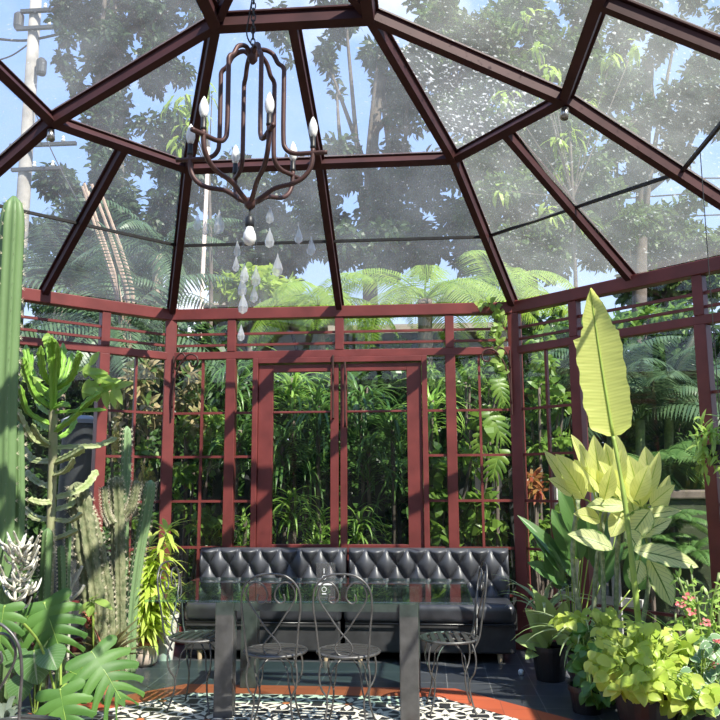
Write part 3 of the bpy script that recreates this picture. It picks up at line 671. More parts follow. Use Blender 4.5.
# ------------------------------------------------------------------ left bed: cacti
b0 = at(8, 560, -2.3); cc = thing('ribbed_cactus', 'tall pale green ribbed column cactus at the photo edge', 'cactus', (b0.x, -2.3, 0))
def colpx(mb, sp_, px, Y, wpx, **k): column(mb, sp_, [Vector((p[0], p[1], p[2])) for p in px], wpx*.5*(Y-CAM[1])/FPX, **k)
def LP(root, pxs, Y, floor=True):
    pts = [W2L(root, at(x, y, Y)) for x, y in pxs]
    if floor: pts = [Vector((pts[0].x, pts[0].y, -root.location.z))] + pts
    return pts
for pxs, Y, w in (([(2,520), (5,400), (9,300), (14,196)], -2.3, 27), ([(16,560), (18,500), (17,420)], -2.22, 15), ([(0,560), (1,480), (1,410)], -2.15, 20)):
    m = MB(); s_ = MB(); column(m, s_, LP(cc, pxs, Y), w*.5*(Y-CAM[1])/FPX, ribs=7, depth=.34); st = m.build('stem', M['cactustall'], cc, True); s_.build('spines', M['spine'], st)['kind'] = 'stuff'

eb = at(49, 590, -1.8); eu = thing('branching_euphorbia', 'large bright green candelabra euphorbia with wavy winged branches', 'cactus', (eb.x, -1.8, 0))
MB().tube(catmull(LP(eu, [(46,640), (49,590), (51,520), (53,450), (53,410)], -1.8), 6), [.034]*25+[.030]*6 if False else .03, 10).build('trunk', M['euphtrunk'], eu, True)
def wing(root, pxs, Y0, Y1, wpx, m, name='branch'):
    k = len(pxs); pts = [W2L(root, at(x, y, Y0+(Y1-Y0)*i/(k-1))) for i, (x, y) in enumerate(pxs)]; P_ = catmull(pts, 9); n = len(P_); r = wpx*.40*(Y0-CAM[1])/FPX
    R = [r*(.75+.25*math.sin(min(1, i/(n-1)*1.3)*PI/2))*(1+.16*(1 if i % 3 == 0 else -.4))*(1 if i < n-3 else (.8, .55, .2)[i-n+3]) for i in range(n)]
    mb = MB(); mb.tube(P_, R, 12, star=rib_star(3, .62)); return mb.build(name, m, root, False)
for i, (pxs, w, old) in enumerate([
    ([(53,415),(53,380),(52,350),(51,337)], 13, 0), ([(52,400),(40,388),(30,366),(26,345)], 11, 0), ([(53,385),(44,372),(41,346)], 11, 0), ([(54,385),(61,368),(63,343)], 11, 0),
    ([(54,390),(70,378),(76,362),(80,352)], 11, 0), ([(54,392),(64,380),(72,352)], 9, 0), ([(52,408),(36,396),(26,372),(23,358)], 11, 0), ([(54,380),(50,360),(47,336)], 8, 0), ([(54,432),(72,418),(88,402),(100,393)], 11, 0),
    ([(54,448),(78,447),(98,446),(117,438)], 9, 1), ([(52,447),(34,440),(24,425),(16,408)], 10, 1), ([(51,462),(34,460),(24,448)], 11, 1), ([(56,462),(70,456),(84,448)], 12, 1),
    ([(56,498),(76,492),(88,484),(97,470)], 11, 1), ([(57,520),(70,521),(82,513)], 8, 1), ([(50,487),(38,482),(26,471)], 10, 1), ([(52,502),(40,503),(28,500)], 10, 1), ([(50,430),(42,424),(34,416)], 10, 0), ([(54,408),(62,404),(70,406)], 8, 0), ([(52,415),(42,408),(36,398)], 8, 0), ([(54,413),(78,411),(106,410)], 6, 0), ([(53,395),(33,378),(32,352)], 9, 0), ([(53,392),(58,365),(57,342)], 8, 0), ([(54,400),(68,384),(72,362)], 8, 0), ([(52,425),(28,412),(20,385)], 9, 0), ([(54,440),(68,432),(76,418)], 8, 0), ([(53,475),(66,470),(74,458)], 9, 1), ([(50,520),(36,518),(24,508)], 10, 1), ([(51,445),(40,438),(32,424)], 9, 1), ([(55,510),(70,505),(80,494)], 9, 1), ([(52,540),(64,536),(78,530)], 8, 1)]):
    Y1 = -1.8 + (.25 if i % 2 else -.25); wing(eu, pxs, -1.8, Y1, w, M['euphold' if old else 'euph'])
for i in range(34):
    px, py, rr_ = [(52,338,5), (86,372,14), (108,385,12), (26,378,10), (100,388,10)][i % 5]
    a = random.random()*2*PI; b = (px+random.uniform(-1,1)*rr_*.5, py+random.uniform(-1,1)*rr_*.5); L_ = 9 if i % 5 == 0 else 21
    t = (b[0]+math.cos(a)*L_, b[1]+math.sin(a)*L_*.9+3); blade_px(eu, b, t, -1.8, -1.8+random.uniform(-.1,.1), 6+L_*.12, M['vine'], oval, .5, .1, nl=6)

tk = thing('water_tank', 'dark grey tank with pale lid outside the glass behind the euphorbia', 'tank', (at(78, 480, .35).x, .35, -.06))
MB().lathe([(.20, 0), (.205, .05), (.165, 2.02), (.17, 2.05)], (0,0,0), 28).build('body', M['grey'], tk, True)
MB().lathe([(.18, 2.05), (.18, 2.09), (.10, 2.13), (.02, 2.135)], (0,0,0), 28).build('lid', M['greylid'], tk)

def cactus_clump(name, label, cols, loc, m='cactusrough', ribs=8, depth=.46, bump=.07, group=None):
    root = thing(name, label, 'cactus', loc, 0, group)
    for pxs, Y, w, fl_ in cols:
        mb = MB(); sp_ = MB(); column(mb, sp_, LP(root, pxs, Y, fl_), w*.5*(Y-CAM[1])/FPX, ribs=ribs, depth=depth, bump=bump); s_ = mb.build('stem', M[m], root, True); sp_.build('spines', M['spine'], s_)['kind'] = 'stuff'
    return root
cactus_clump('spiny_cactus', 'corky upright cactus with two stubby arms by the red mullion', [([(119,640),(118,560),(117,510),(116,476)], -1.25, 15, True), ([(112,524),(106,510),(104,486)], -1.33, 7, False), ([(122,518),(132,505),(137,480)], -1.2, 9, False)], (at(118,600,-1.25).x, -1.25, 0))
cactus_clump('slender_cactus', 'slender blue-green cactus rising behind the stubby armed one', [([(124,600),(124,520),(126,470),(127,426)], -1.02, 10, True)], (at(124,600,-1.02).x, -1.02, 0), 'cactus', 7, .35, .02)
cactus_clump('leaning_cactus', 'thin grey-green cactus leaning outward above the bamboo-leaved plant', [([(132,610),(138,560),(146,515),(151,480)], -1.05, 12, True)], (at(132,620,-1.05).x, -1.05, 0), 'cactus', 7, .35, .03)
cactus_clump('old_cactus', 'thick wrinkled pair of leaning cactus stems below the grey tank', [([(96,640),(92,590),(84,530),(76,482)], -1.55, 24, True), ([(108,620),(104,580),(96,540),(86,508)], -1.45, 15, True)], (at(96,640,-1.5).x, -1.5, 0), 'cactusrough', 9, .48, .08)
cactus_clump('young_cactus', 'smooth dark green pillar cactus under the euphorbia trunk', [([(44,610),(46,570),(48,528)], -1.95, 12, True)], (at(45,620,-1.95).x, -1.95, 0), 'cactustall', 5, .35, 0.0)
cactus_clump('thin_cactus', 'thin green pillar cactus between the euphorbia trunk and wrinkled stems', [([(62,610),(62,570),(61,545)], -1.9, 8, True), ([(66,610),(68,560),(69,520)], -1.86, 6, True)], (at(63,620,-1.9).x, -1.9, 0), 'cactustall', 5, .35, 0.0)

gb = at(18, 610, -2.45); gh = thing('white_succulent', 'white coral-like branching succulent beside the tall column cactus', 'succulent', (gb.x, -2.45, 0))
MB().tube(catmull(LP(gh, [(16,612)], -2.45), 5), .009, 8).build('stem', M['bark'], gh)
m = MB(); m.tube(catmull(LP(gh, [(16,612),(14,580),(13,545)], -2.45, False), 5), .010, 8)
for i in range(60):
    y0 = random.uniform(545, 612); sx = random.choice((-1, 1)); l_ = random.uniform(8, 18); x0 = 14+random.uniform(-6, 18)
    m.tube(catmull([W2L(gh, at(x0, y0, -2.45)), W2L(gh, at(x0+sx*l_*.5, y0-l_*.3, -2.45+random.uniform(-.1,.1))), W2L(gh, at(x0+sx*l_*.8, y0-l_, -2.45+random.uniform(-.12,.12)))], 4), [.0075]*6+[.007,.006,.004], 7)
m.build('branches', M['ghost'], gh, True)
gh2 = thing('pale_succulent', 'small pale forked succulent between the pillar and wrinkled cacti', 'succulent', (at(72,600,-1.7).x, -1.7, 0)); m = MB()
for pxs in ([(70,610),(70,580),(66,560)], [(70,590),(78,575),(82,566)], [(70,585),(62,574),(58,570)], [(71,600),(80,592),(84,585)]): m.tube(catmull(LP(gh2, pxs, -1.7, pxs[0][1] == 610), 5), .011, 7)
m.build('branches', M['ghost'], gh2, True)

# monstera: each split leaf is a part
def monstera_leaf(root, base, d, up, L, W, parent_name='leaf', m=None, lobes=6):
    base = Vector(base); d = Vector(d).normalized(); up = Vector(up); x = d.cross(up).normalized(); n = x.cross(d).normalized(); mb = MB()
    def pt(u, v):                                     # u across -1..1, v along 0..1
        droop = -.22*L*v*v - .10*W*u*u*(1 if True else 0)
        return base + d*(v*L) + x*(u*W*.5) + n*(droop + .05*W*abs(u))
    OUT = [.86, 1.02, 1.0, .90, .70, .40]; SL = [-.18, .0, .14, .25, .33, .36, .22]; edge_ = lambda k: -.03 + k/lobes*.98
    for s_ in (-1, 1):
        for k in range(lobes):
            o_ = OUT[min(5, int(k*6/lobes))]; V = []; uv = []; rows = 9; gap = .26 if k % 2 else .20
            for i in range(rows+1):
                q = i/rows; wd = 1.0 if q < .45 else 1-gap*min(1, (q-.45)/.2) - .22*max(0, q-.7)/.3
                lo = edge_(k)+SL[k]*q**1.25; hi = edge_(k+1)+SL[k+1]*q**1.25; mid = (lo+hi)/2
                for j in range(5):
                    e_ = (j-2)/2; V.append(pt(s_*o_*q*(1-.16*e_*e_*q**3), mid+(hi-lo)*.5*e_*wd + .03*q**3) - n*(.022*L*e_*e_*min(1, q*2.5))); uv.append((.5+s_*q*.5, .5+e_*.45))
            f = []
            for i in range(rows):
                for j in range(4): a_ = 5*i+j; f.append((a_, a_+1, a_+6, a_+5))
            mb.add(V, f, uv)
    tip = [pt(0, .93), pt(-.14, .97), pt(.14, .97), pt(0, 1.1)]; mb.add(tip, [(0,2,3),(0,3,1)], [(.5,0),(.2,.5),(.8,.5),(.5,1)])
    lf_ = mb.build(parent_name, m or M['monstera'], root, True)
    MB().tube([pt(0, 0)+n*.001, pt(0, .5)+n*.001, pt(0, .95)+n*.001], .0032, 5).build('midrib', M['vine'], lf_); return lf_
mo = thing('monstera', 'monstera with big split leaves at the patterned floor edge below the euphorbia', 'plant', (at(62, 690, -2.35).x, -2.35, 0)); crown_ = Vector(mo.location)+Vector((0,0,.05))
for (b, t, w, Y, up, kk) in [((44,602),(58,646),64,-2.3,(.1,-.75,.6),6), ((92,652),(120,692),66,-2.35,(.1,-.6,.75),6), ((60,690),(68,738),56,-2.55,(0,-.6,.8),6), ((4,606),(-2,646),46,-2.8,(.3,-.8,.5),6), ((70,672),(98,680),40,-2.2,(0,-.5,.8),5), ((30,612),(14,640),46,-2.1,(-.1,-.8,.6),5)]:
    B_ = at(b[0], b[1], Y); T_ = at(t[0], t[1], Y-.06); d = T_-B_; monstera_leaf(mo, W2L(mo, B_), d, up, d.length*1.12, w*(Y-CAM[1])/FPX, lobes=kk)
    mid = (crown_+B_)/2+Vector((0,.08,.08)); MB().tube(catmull([W2L(mo, crown_), W2L(mo, mid), W2L(mo, B_)], 6), .008, 7).build('petiole', M['stemgreen'], mo, True)
ph = thing('philodendron', 'dark round heart-leaved philodendron tucked between the monstera leaves', 'plant', (at(36,700,-2.45).x, -2.45, 0))
for b, t, w in (((34,650),(36,684),38), ((48,648),(56,668),30), ((18,648),(12,672),30), ((22,676),(16,704),26)):
    blade_px(ph, b, t, -2.45, -2.5, w, M['philo'], heart, .4, .06, (.1,-.8,.6), petiole=Vector(ph.location)+Vector((0,0,.04)))
ds = thing('silvery_plant', 'dark drooping strap plant with pale leaf backs in the front corner', 'plant', (at(6,712,-2.75).x, -2.75, 0)); m = MB()
for i in range(26): m.strap((0,0,.12), random.random()*2*PI, random.uniform(.3,1.2), random.uniform(.2,.38), .032, 2.0, 8)
m.build('leaves', M['silverleaf'], ds, True); pot(ds, .07, .09, .14, M['black'])

br = thing('bromeliad', 'brown-green bromeliad with salmon bract beside the clay pot', 'plant', (at(108,650,-1.6).x, -1.6, 0)); m = MB()
for i in range(30): m.strap((0,0,.18), i*2.4, random.uniform(.5,1.25), random.uniform(.25,.42), .045, 1.0, 7)
m.build('leaves', M['brom'], br, True); pot(br, .07, .09, .2, M['terracotta'])
m = MB(); c = W2L(br, at(88, 618, -1.65))
m.tube(catmull([Vector((0,0,.2)), (Vector((0,0,.25))+c)/2, c], 5), .006, 6)
for i in range(14): m.strap(c+Vector((0,0,-.08+.01*i)), i*2.4, .7, .07, .022, .6, 4)
m.build('bract', M['bromred'], br, True)
gl_ = thing('broad_leaf_seedling', 'small glossy seedling with bright green pointed leaves above the bromeliad', 'plant', (at(95,640,-1.75).x, -1.75, 0))
for b, t in (((92,602),(78,612)), ((94,600),(112,606)), ((92,600),(96,594)), ((93,603),(88,616))): blade_px(gl_, b, t, -1.75, -1.8, 10, M['vine'], oval, .4, .15, (0,-.4,1), petiole=Vector(gl_.location))

# bamboo-leaved plant in a clay pot, and the white pot behind it
pc = onz(141, 668, 0); bp = thing('bamboo_leaved_plant', 'yellow-green bamboo-leaved plant in a round clay pot on the dark tiles', 'potted plant', (pc.x, pc.y+.08, 0))
MB().lathe([(.06, 0), (.095, .03), (.105, .10), (.09, .16), (.095, .165), (.095, .18), (.08, .18), (.078, .16)], (0,0,0), 28).build('pot', M['clay'], bp, True)
MB().lathe([(.098, .160), (.104, .166), (.104, .184), (.092, .186)], (0,0,0), 28).build('rim', M['terracotta'], bp); MB().lathe([(.001,.165),(.09,.166)], (0,0,0), 20).build('soil', M['soil'], bp)
for i, (px, py) in enumerate([(166,532),(150,545),(158,560),(140,572),(150,585),(136,590),(162,590),(148,560)]):
    T_ = W2L(bp, at(px, py, bp.location.y+random.uniform(-.12,.12))); B_ = Vector((random.uniform(-.05,.05), random.uniform(-.05,.05), .16)); path = catmull([B_, (B_+T_)/2+Vector((random.uniform(-.03,.03),0,0)), T_], 8)
    cn = MB().tube(path, .006, 6).build('cane', M['cane'], bp, True); m = MB(); Pn = []; D = []
    for p in path[4::1]:
        for _ in range(4): a = random.random()*2*PI; Pn.append(p); D.append((math.cos(a), math.sin(a), random.uniform(-.45,.35)))
    for _ in range(7): a = random.random()*2*PI; Pn.append(path[-1]); D.append((math.cos(a), math.sin(a), random.uniform(.1,1.4)))
    k_ = len(Pn); m.leaves(Pn, D, [(0,0,1)]*k_, rng.uniform(.16,.28,k_), rng.uniform(.03,.045,k_), .35); m.build('leaves', M['bamboo'], cn, True)
wp = thing('white_pot', 'tall narrow white pot with leafy stalks behind the clay pot', 'potted plant', (pc.x+.09, pc.y+.30, 0)); pot(wp, .06, .095, .36, M['whitepot'])
m = MB()
for i in range(7): a = i*.9; m.tube(catmull([(.04*math.cos(a), .04*math.sin(a), .33), (.05*math.cos(a), .05*math.sin(a), .45), (.08*math.cos(a), .08*math.sin(a), .6)], 4), .008, 6)
m.build('stalks', M['cane'], wp, True); m = MB(); k_ = 40; ang = rng.uniform(0, 2*PI, k_)
m.leaves(np.c_[.06*np.cos(ang), .06*np.sin(ang), rng.uniform(.45,.62,k_)], np.c_[np.cos(ang), np.sin(ang), rng.uniform(-.2,1,k_)], [(0,0,1)]*k_, rng.uniform(.09,.16,k_), [.03]*k_, .3); m.build('leaves', M['bamboo'], wp, True)

# ------------------------------------------------------------------ right bed
bn = thing('banana_plant', 'single tall yellow-green banana leaf on a long curved stalk', 'plant', (at(641, 640, -2.0).x, -2.0, 0))
B_ = at(613, 436, -1.9); pts = [Vector((0,0,0)), W2L(bn, at(640,640,-2.0)), W2L(bn, at(632,560,-1.98)), W2L(bn, at(623,490,-1.94)), W2L(bn, B_), ]
MB().tube(catmull(pts, 8), [.021]*9+[.019]*8+[.016]*8+[.012]*8, 10).build('stalk', M['stemgreen'], bn, True)
def bprof(t):
    w = min(1, .80+.3*math.sin(PI*min(1, t*1.15))) if t < .72 else .82*(1-((t-.72)/.28)**1.8)
    if t < .05: w *= .35+13*t
    return w
ln = MB(); T_ = at(590, 289, -1.86); d = T_-B_; x_ax = Vector((1,0,0)); nl, nw = 64, 8; V = []; uv = []; L_ = d.length; wl = 43*(5.2)/FPX
dn = d.normalized(); xx = (x_ax - dn*x_ax.dot(dn)).normalized(); nn = xx.cross(dn)
if nn.y > 0: nn = -nn
for i in range(nl+1):
    t = i/nl; w = bprof(t)*wl*.5
    for j in range(-nw, nw+1):
        qq = j/nw; ww = w*(1.0 if qq > 0 else 1.12)
        if qq < 0: ww *= (.70 if t > .665 else 1.0)
        else: ww *= (.86 if t > .70 else 1.0)
        edge = 1+.035*math.sin(t*43+j*.2)*abs(qq)
        V.append(W2L(bn, B_) + d*t + xx*(qq*ww*edge) + nn*(.05*math.sin(PI*t)*L_*-.3 + abs(qq)**1.5*.035 + .004*math.sin(t*150)*abs(qq))); uv.append((.5+.5*qq, t))
mw = 2*nw+1; ln.add(V, [(i*mw+j, i*mw+j+1, (i+1)*mw+j+1, (i+1)*mw+j) for i in range(nl) for j in range(mw-1)], uv); lf = ln.build('leaf', M['banana'], bn, True)
MB().tube([W2L(bn, B_)+d*(i/12)+nn*(.05*math.sin(PI*i/12)*L_*-.3+.003) for i in range(13)], [.010-.0006*i for i in range(13)], 8).build('midrib', M['stemgreen'], lf, True)

db = at(612, 640, -1.5); df_ = thing('dieffenbachia', 'dieffenbachia with broad pale yellow-green leaves on ringed canes', 'plant', (db.x, -1.5, 0))
pot(df_, .17, .22, .26, M['black'])
canes = [((571,640),(573,565),(578,500),-1.42), ((604,640),(603,575),(598,505),-1.5), ((592,640),(596,570),(606,510),-1.38), ((615,640),(617,560),(622,515),-1.45), ((648,640),(650,570),(644,520),-1.5)]
for a_, b_, c_, Y in canes:
    p0 = W2L(df_, at(*a_, Y)); p0 = Vector((max(-.15, min(.15, p0.x)), p0.y, .23)); MB().tube(catmull([p0, W2L(df_, at(*b_, Y)), W2L(df_, at(*c_, Y))], 10), [.015*(1+.22*(i % 3 == 0)) for i in range(21)], 10).build('cane', M['ringstem'], df_, True)
DL = [((568,486),(549,452),15,-1.5,0),((584,499),(562,455),25,-1.55,0),((586,470),(576,436),13,-1.4,0),((601,487),(594,439),19,-1.45,0),((607,494),(587,468),19,-1.6,0),((628,503),(605,462),17,-1.6,0),((641,507),(632,459),27,-1.55,0),
    ((645,500),(660,455),14,-1.5,0),((622,474),(618,436),14,-1.4,0),((627,507),(590,502),18,-1.65,1),((622,512),(613,534),20,-1.55,0),((650,510),(629,537),24,-1.6,1),((636,537),(671,517),17,-1.6,1),((640,517),(681,507),13,-1.5,1),
    ((613,549),(573,530),21,-1.7,1),((633,550),(702,561),22,-1.7,1),((648,556),(676,606),23,-1.65,1),((612,480),(608,446),18,-1.35,0),((596,492),(578,462),20,-1.35,0),((650,490),(646,450),20,-1.35,0),((636,520),(626,478),24,-1.4,0),((618,500),(600,470),22,-1.35,0),((655,520),(668,478),15,-1.4,0),((580,500),(566,470),17,-1.3,0),((606,510),(616,462),20,-1.45,0),((640,560),(634,585),18,-1.5,1),((572,495),(553,478),16,-1.6,0),((616,490),(622,452),15,-1.6,0),((650,505),(672,486),14,-1.6,0),((600,520),(578,512),17,-1.6,0),((634,500),(648,468),18,-1.65,0),((590,480),(584,446),14,-1.6,0),((626,530),(640,548),18,-1.65,1),((604,500),(612,470),16,-1.68,0)]
for i, (b, t, w, Y, dk) in enumerate(DL):
    crown = at([578,600,622,644][min(3, int((b[0]-560)/24))] if b[0] < 656 else 644, 520, -1.47)
    blade_px(df_, b, t, Y, Y-.12 if not dk else Y-.05, w, M['dieff2' if dk else 'dieff'], oval, .35 if not dk else .5, .16, (random.uniform(-.3,.3), -.8, .45), wave=.04, petiole=crown)

cb = thing('dark_leaved_plant', 'clump of deep green oval leaves behind the dieffenbachia canes by the red post', 'plant', (at(570, 600, -1.05).x, -1.05, 0))
for b, t, w in [((572,560),(556,512),20),((580,560),(572,500),22),((565,575),(540,530),20),((588,560),(590,505),20),((568,585),(534,560),18),((560,590),(548,545),17),((595,570),(604,520),18),((584,545),(562,488),20),((575,580),(530,512),16),((600,585),(618,545),18),((640,590),(664,545),20),((630,590),(640,540),20)]:
    blade_px(cb, b, t, -1.05, -1.15, w, M['calathea'], oval, .5, .15, (random.uniform(-.4,.2), -.7, .6), petiole=Vector(cb.location))
pp = onz(553, 683, 0); cp = thing('potted_calathea', 'small leafy plant in a black plastic pot on the dark tiles by the bench end', 'potted plant', (pp.x, pp.y+.1, 0)); pot(cp, .10, .13, .24, M['black'])
for b, t, w in [((545,640),(532,610),22),((552,640),(548,600),22),((545,645),(520,638),18),((556,638),(566,606),20),((540,648),(527,655),14),((548,645),(538,625),20),((556,640),(570,628),16),((550,632),(540,592),18)]:
    blade_px(cp, b, t, cp.location.y, cp.location.y-.12, w, M['calathea2'], heart, .5, .1, (random.uniform(-.3,.3), -.8, .5), petiole=Vector(cp.location)+Vector((0,0,.22)))
so_ = thing('spider_plant', 'arching striped strap-leaf plant between the black pot and lime pothos', 'plant', (at(582,620,-1.55).x, -1.55, 0)); pot(so_, .08, .11, .30, M['black']); m = MB()
for i in range(44): m.strap((random.uniform(-.03,.03), random.uniform(-.03,.03), .29), i*2.4, random.uniform(.9,1.4), random.uniform(.35,.62), .020, random.uniform(1.4,2.4), 10)
m.build('leaves', M['spider'], so_, True)
ar_ = thing('arching_dracaena', 'tall plant with long arching strap leaves beside the corner post', 'plant', (at(545,640,-.95).x, -.95, 0)); m = MB()
for i in range(18): m.strap((0,0,.35), i*2.4, random.uniform(1.15,1.5), random.uniform(.45,.62), .030, random.uniform(1.3,2.3), 10)
m.build('leaves', M['spider'], ar_, True); MB().tube([(0,0,0), (0,0,.37)], .018, 8).build('cane', M['cane'], ar_, True)

def heartmass(root, name, m, spots_, n, L0, L1_, facing=(0,-.6,.8), stems=True, var=1.0, sm=None, prof=heart):
    mb = MB(); sb = MB(); c0 = Vector((0,0,.2))
    for i in range(n):
        (px, py, rx, ry, Y) = spots_[i % len(spots_)]; a = random.random()*2*PI; q_ = math.sqrt(random.random())
        p = W2L(root, at(px+rx*q_*math.cos(a), py+ry*q_*math.sin(a), Y+random.uniform(-.16,.16))); p.z = max(p.z, .05-root.location.z)
        az = random.random()*2*PI; d = Vector((math.cos(az)*.8, -.35+math.sin(az)*.5, random.uniform(-.9,.15))); up = Vector(facing)+Vector((random.uniform(-.6,.6), random.uniform(-.5,.5), random.uniform(-.3,.5)))
        L = random.uniform(L0, L1_); mb.blade(p, d, up, L, L*.82*var, prof, .5, .12, 6, 2)
        if stems and i % 2 == 0: sb.tube(catmull([c0, (c0+p)/2+Vector((0,0,.08)), p], 4), .0028, 4)
    mb.build(name, m, root, True)
    if stems: sb.build('stems', sm or M['stemgreen'], root, True)
lp = onz(655, 738, 0); li_ = thing('lime_pothos', 'lime-green pothos spilling over its black pot in front of the banana stalk', 'potted plant', (lp.x, lp.y+.12, 0)); pot(li_, .15, .19, .26, M['black']); Yl = li_.location.y
heartmass(li_, 'leaves', M['lime'], [(640,652,52,30,Yl),(622,668,36,22,Yl-.1),(660,640,40,20,Yl+.15),(668,680,26,22,Yl-.15),(625,640,34,20,Yl+.2),(690,695,24,20,Yl-.25),(636,685,24,12,Yl-.2)], 430, .055, .095)
gp = thing('green_pothos', 'darker green small-leaved pothos left of the lime one', 'potted plant', (at(590,690,-1.95).x, -1.85, 0)); pot(gp, .09, .11, .16, M['black'])
heartmass(gp, 'leaves', M['greenpothos'], [(592,665,20,24,-1.85),(585,645,20,20,-1.7),(600,690,16,10,-1.95)], 110, .06, .10)
yb_ = thing('yellow_pothos', 'small yellow-leaved pothos behind the banana stalk foot', 'plant', (at(610,640,-1.85).x, -1.72, 0))
heartmass(yb_, 'leaves', M['lime'], [(606,618,18,10,-1.72),(572,618,16,8,-1.6)], 70, .05, .085)
va = thing('variegated_pothos', 'white-edged small-leaved pothos at the photo edge beside the lime pothos', 'potted plant', (at(705,700,-2.35).x, -2.3, 0)); pot(va, .10, .13, .2, M['black'])
heartmass(va, 'leaves', M['varieg'], [(706,680,24,34,-2.3),(700,700,22,20,-2.4),(712,655,14,20,-2.2)], 190, .05, .085)
ct = thing('crown_of_thorns', 'thorny stemmed plant with small pink flowers above the variegated pothos', 'plant', (at(700,660,-1.95).x, -1.95, 0)); m = MB(); pts_ = []
for i in range(16):
    T_ = W2L(ct, at(random.uniform(672,726), random.uniform(570,640), -1.95+random.uniform(-.2,.2))); m.tube(catmull([Vector((random.uniform(-.06,.06), random.uniform(-.06,.06), 0)), T_*.55+Vector((random.uniform(-.05,.05),0,0)), T_], 5), .007, 6); pts_.append(T_)
m.build('stems', M['cane'], ct, True)
m = MB(); k_ = 300; base_ = np.array([list(pts_[i % 16]*random.uniform(.5,1)) for i in range(k_)]); m.leaves(base_, rnd_unit(k_, rng)+np.array([0,0,.4]), [(0,-.5,.8)]*k_, rng.uniform(.05,.09,k_), rng.uniform(.018,.028,k_)); m.build('leaves', M['vine'], ct, True)
for i, T_ in enumerate([at(688,596,-2.1), at(692,611,-2.15), at(706,622,-2.2), at(708,648,-2.3), at(715,664,-2.35), at(680,604,-2.1), at(718,640,-2.3)]):
    m = MB(); c = W2L(ct, T_)
    for j in range(12):
        a = random.random()*2*PI; m.blade(c+Vector((random.uniform(-.025,.025), random.uniform(-.02,.02), random.uniform(-.02,.02))), (math.cos(a), -.3, math.sin(a)), (0,-1,.2), .016, .016, heart, .2, .1, 4, 2)
    m.build('flower', M['pinkflower'], ct, True)
gr = thing('tall_grass_plant', 'loose tuft of long green blades at the photo edge right of the dieffenbachia', 'plant', (at(708,640,-1.95).x, -1.95, 0)); m = MB()
for i in range(40): m.strap((random.uniform(-.06,.06), random.uniform(-.06,.06), .02), random.random()*2*PI, random.uniform(1.1,1.5), random.uniform(.5,.95), .020, random.uniform(.7,1.7), 9)
m.build('leaves', M['straplight'], gr, True)
hp_ = at(722, 445, -2.3); hg = thing('hanging_fern', 'small hanging pot of pointed green leaves at the photo edge by the red mullion', 'plant', (hp_.x, -2.3, hp_.z-.12)); pot(hg, .06, .09, .12, M['black'])
m = MB(); k_ = 160; m.leaves(rng.normal(size=(k_,3))*np.array([.06,.06,.07])+np.array([-.03,0,.14]), rnd_unit(k_, rng)+np.array([-.3,-.2,-.1]), [(0,-.3,1)]*k_, rng.uniform(.07,.14,k_), rng.uniform(.02,.032,k_), .3); m.build('leaves', M['vine'], hg, True)
zt_ = 3.35; MB().tube([(0,0,.12), (0,0,zt_-hg.location.z+.1)], .003, 5).build('hanger', M['cable'], hg)
vn = thing('creeping_vine', 'small green vine creeping over the corner post and beam', 'vine', (1.56, -.1, 2.6)); m = MB(); pth = catmull([W2L(vn, at(x, y, -.09)) for x, y in ((502,372),(500,345),(496,330),(499,312),(490,303),(478,305))], 8); m.tube(pth, .004, 5); m.build('stem', M['cane'], vn)
m = MB(); k_ = 46; base_ = np.array([list(pth[int(len(pth)*(i/k_))]) for i in range(k_)]); m.leaves(base_, rnd_unit(k_, rng)*.6+np.array([0,-.5,0]), [(0,-1,.2)]*k_, rng.uniform(.05,.11,k_), rng.uniform(.04,.075,k_), .2); m.build('leaves', M['vine'], vn, True)

# ------------------------------------------------------------------ the garden outside
DENS = 8.5
def crown_leaves(mb, clumps, L0, L1_, dens, droop=.5, asp=.42):
    """clumps: (centre, radius); leaves fill each ball, thicker towards its skin"""
    Pn = []; D = []; Ls = []
    for c, r in clumps:
        k = max(6, int(dens*DENS*r*r)); u = rnd_unit(k, rng); rad = r*rng.uniform(.15, 1.0, k)**.55
        Pn.append(np.array(c)+u*rad[:, None]*np.array([1, 1, .8])); d = u*.7+rng.normal(size=(k, 3))*.7; d[:, 2] -= droop; D.append(d); Ls.append(rng.uniform(L0, L1_, k))
    Pn = np.concatenate(Pn); D = np.concatenate(D); Ls = np.concatenate(Ls); k = len(Pn)
    mb.leaves(Pn, D, rng.normal(size=(k, 3))*.7+np.array([0, 0, 1]), Ls, Ls*asp, .2); return mb
def spread(px, Y, depth=1.2, sub=5, rs=.62):
    sub += 3
    """a crown's outline in the photo turned into clumps: (px, py, r_px) -> several smaller balls in depth"""
    out = []
    for (x, y, r) in px:
        dep = Y-CAM[1]; c = at(x, y, Y); R = r*dep/FPX
        for _ in range(sub):
            u = rnd_unit(1, rng)[0]*R*rng.uniform(.1, .75); out.append(((c.x+u[0], c.y+u[1]*1.3+rng.uniform(-.5, .5)*depth, c.z+u[2]), R*rs*rng.uniform(.6, 1)))
    return out
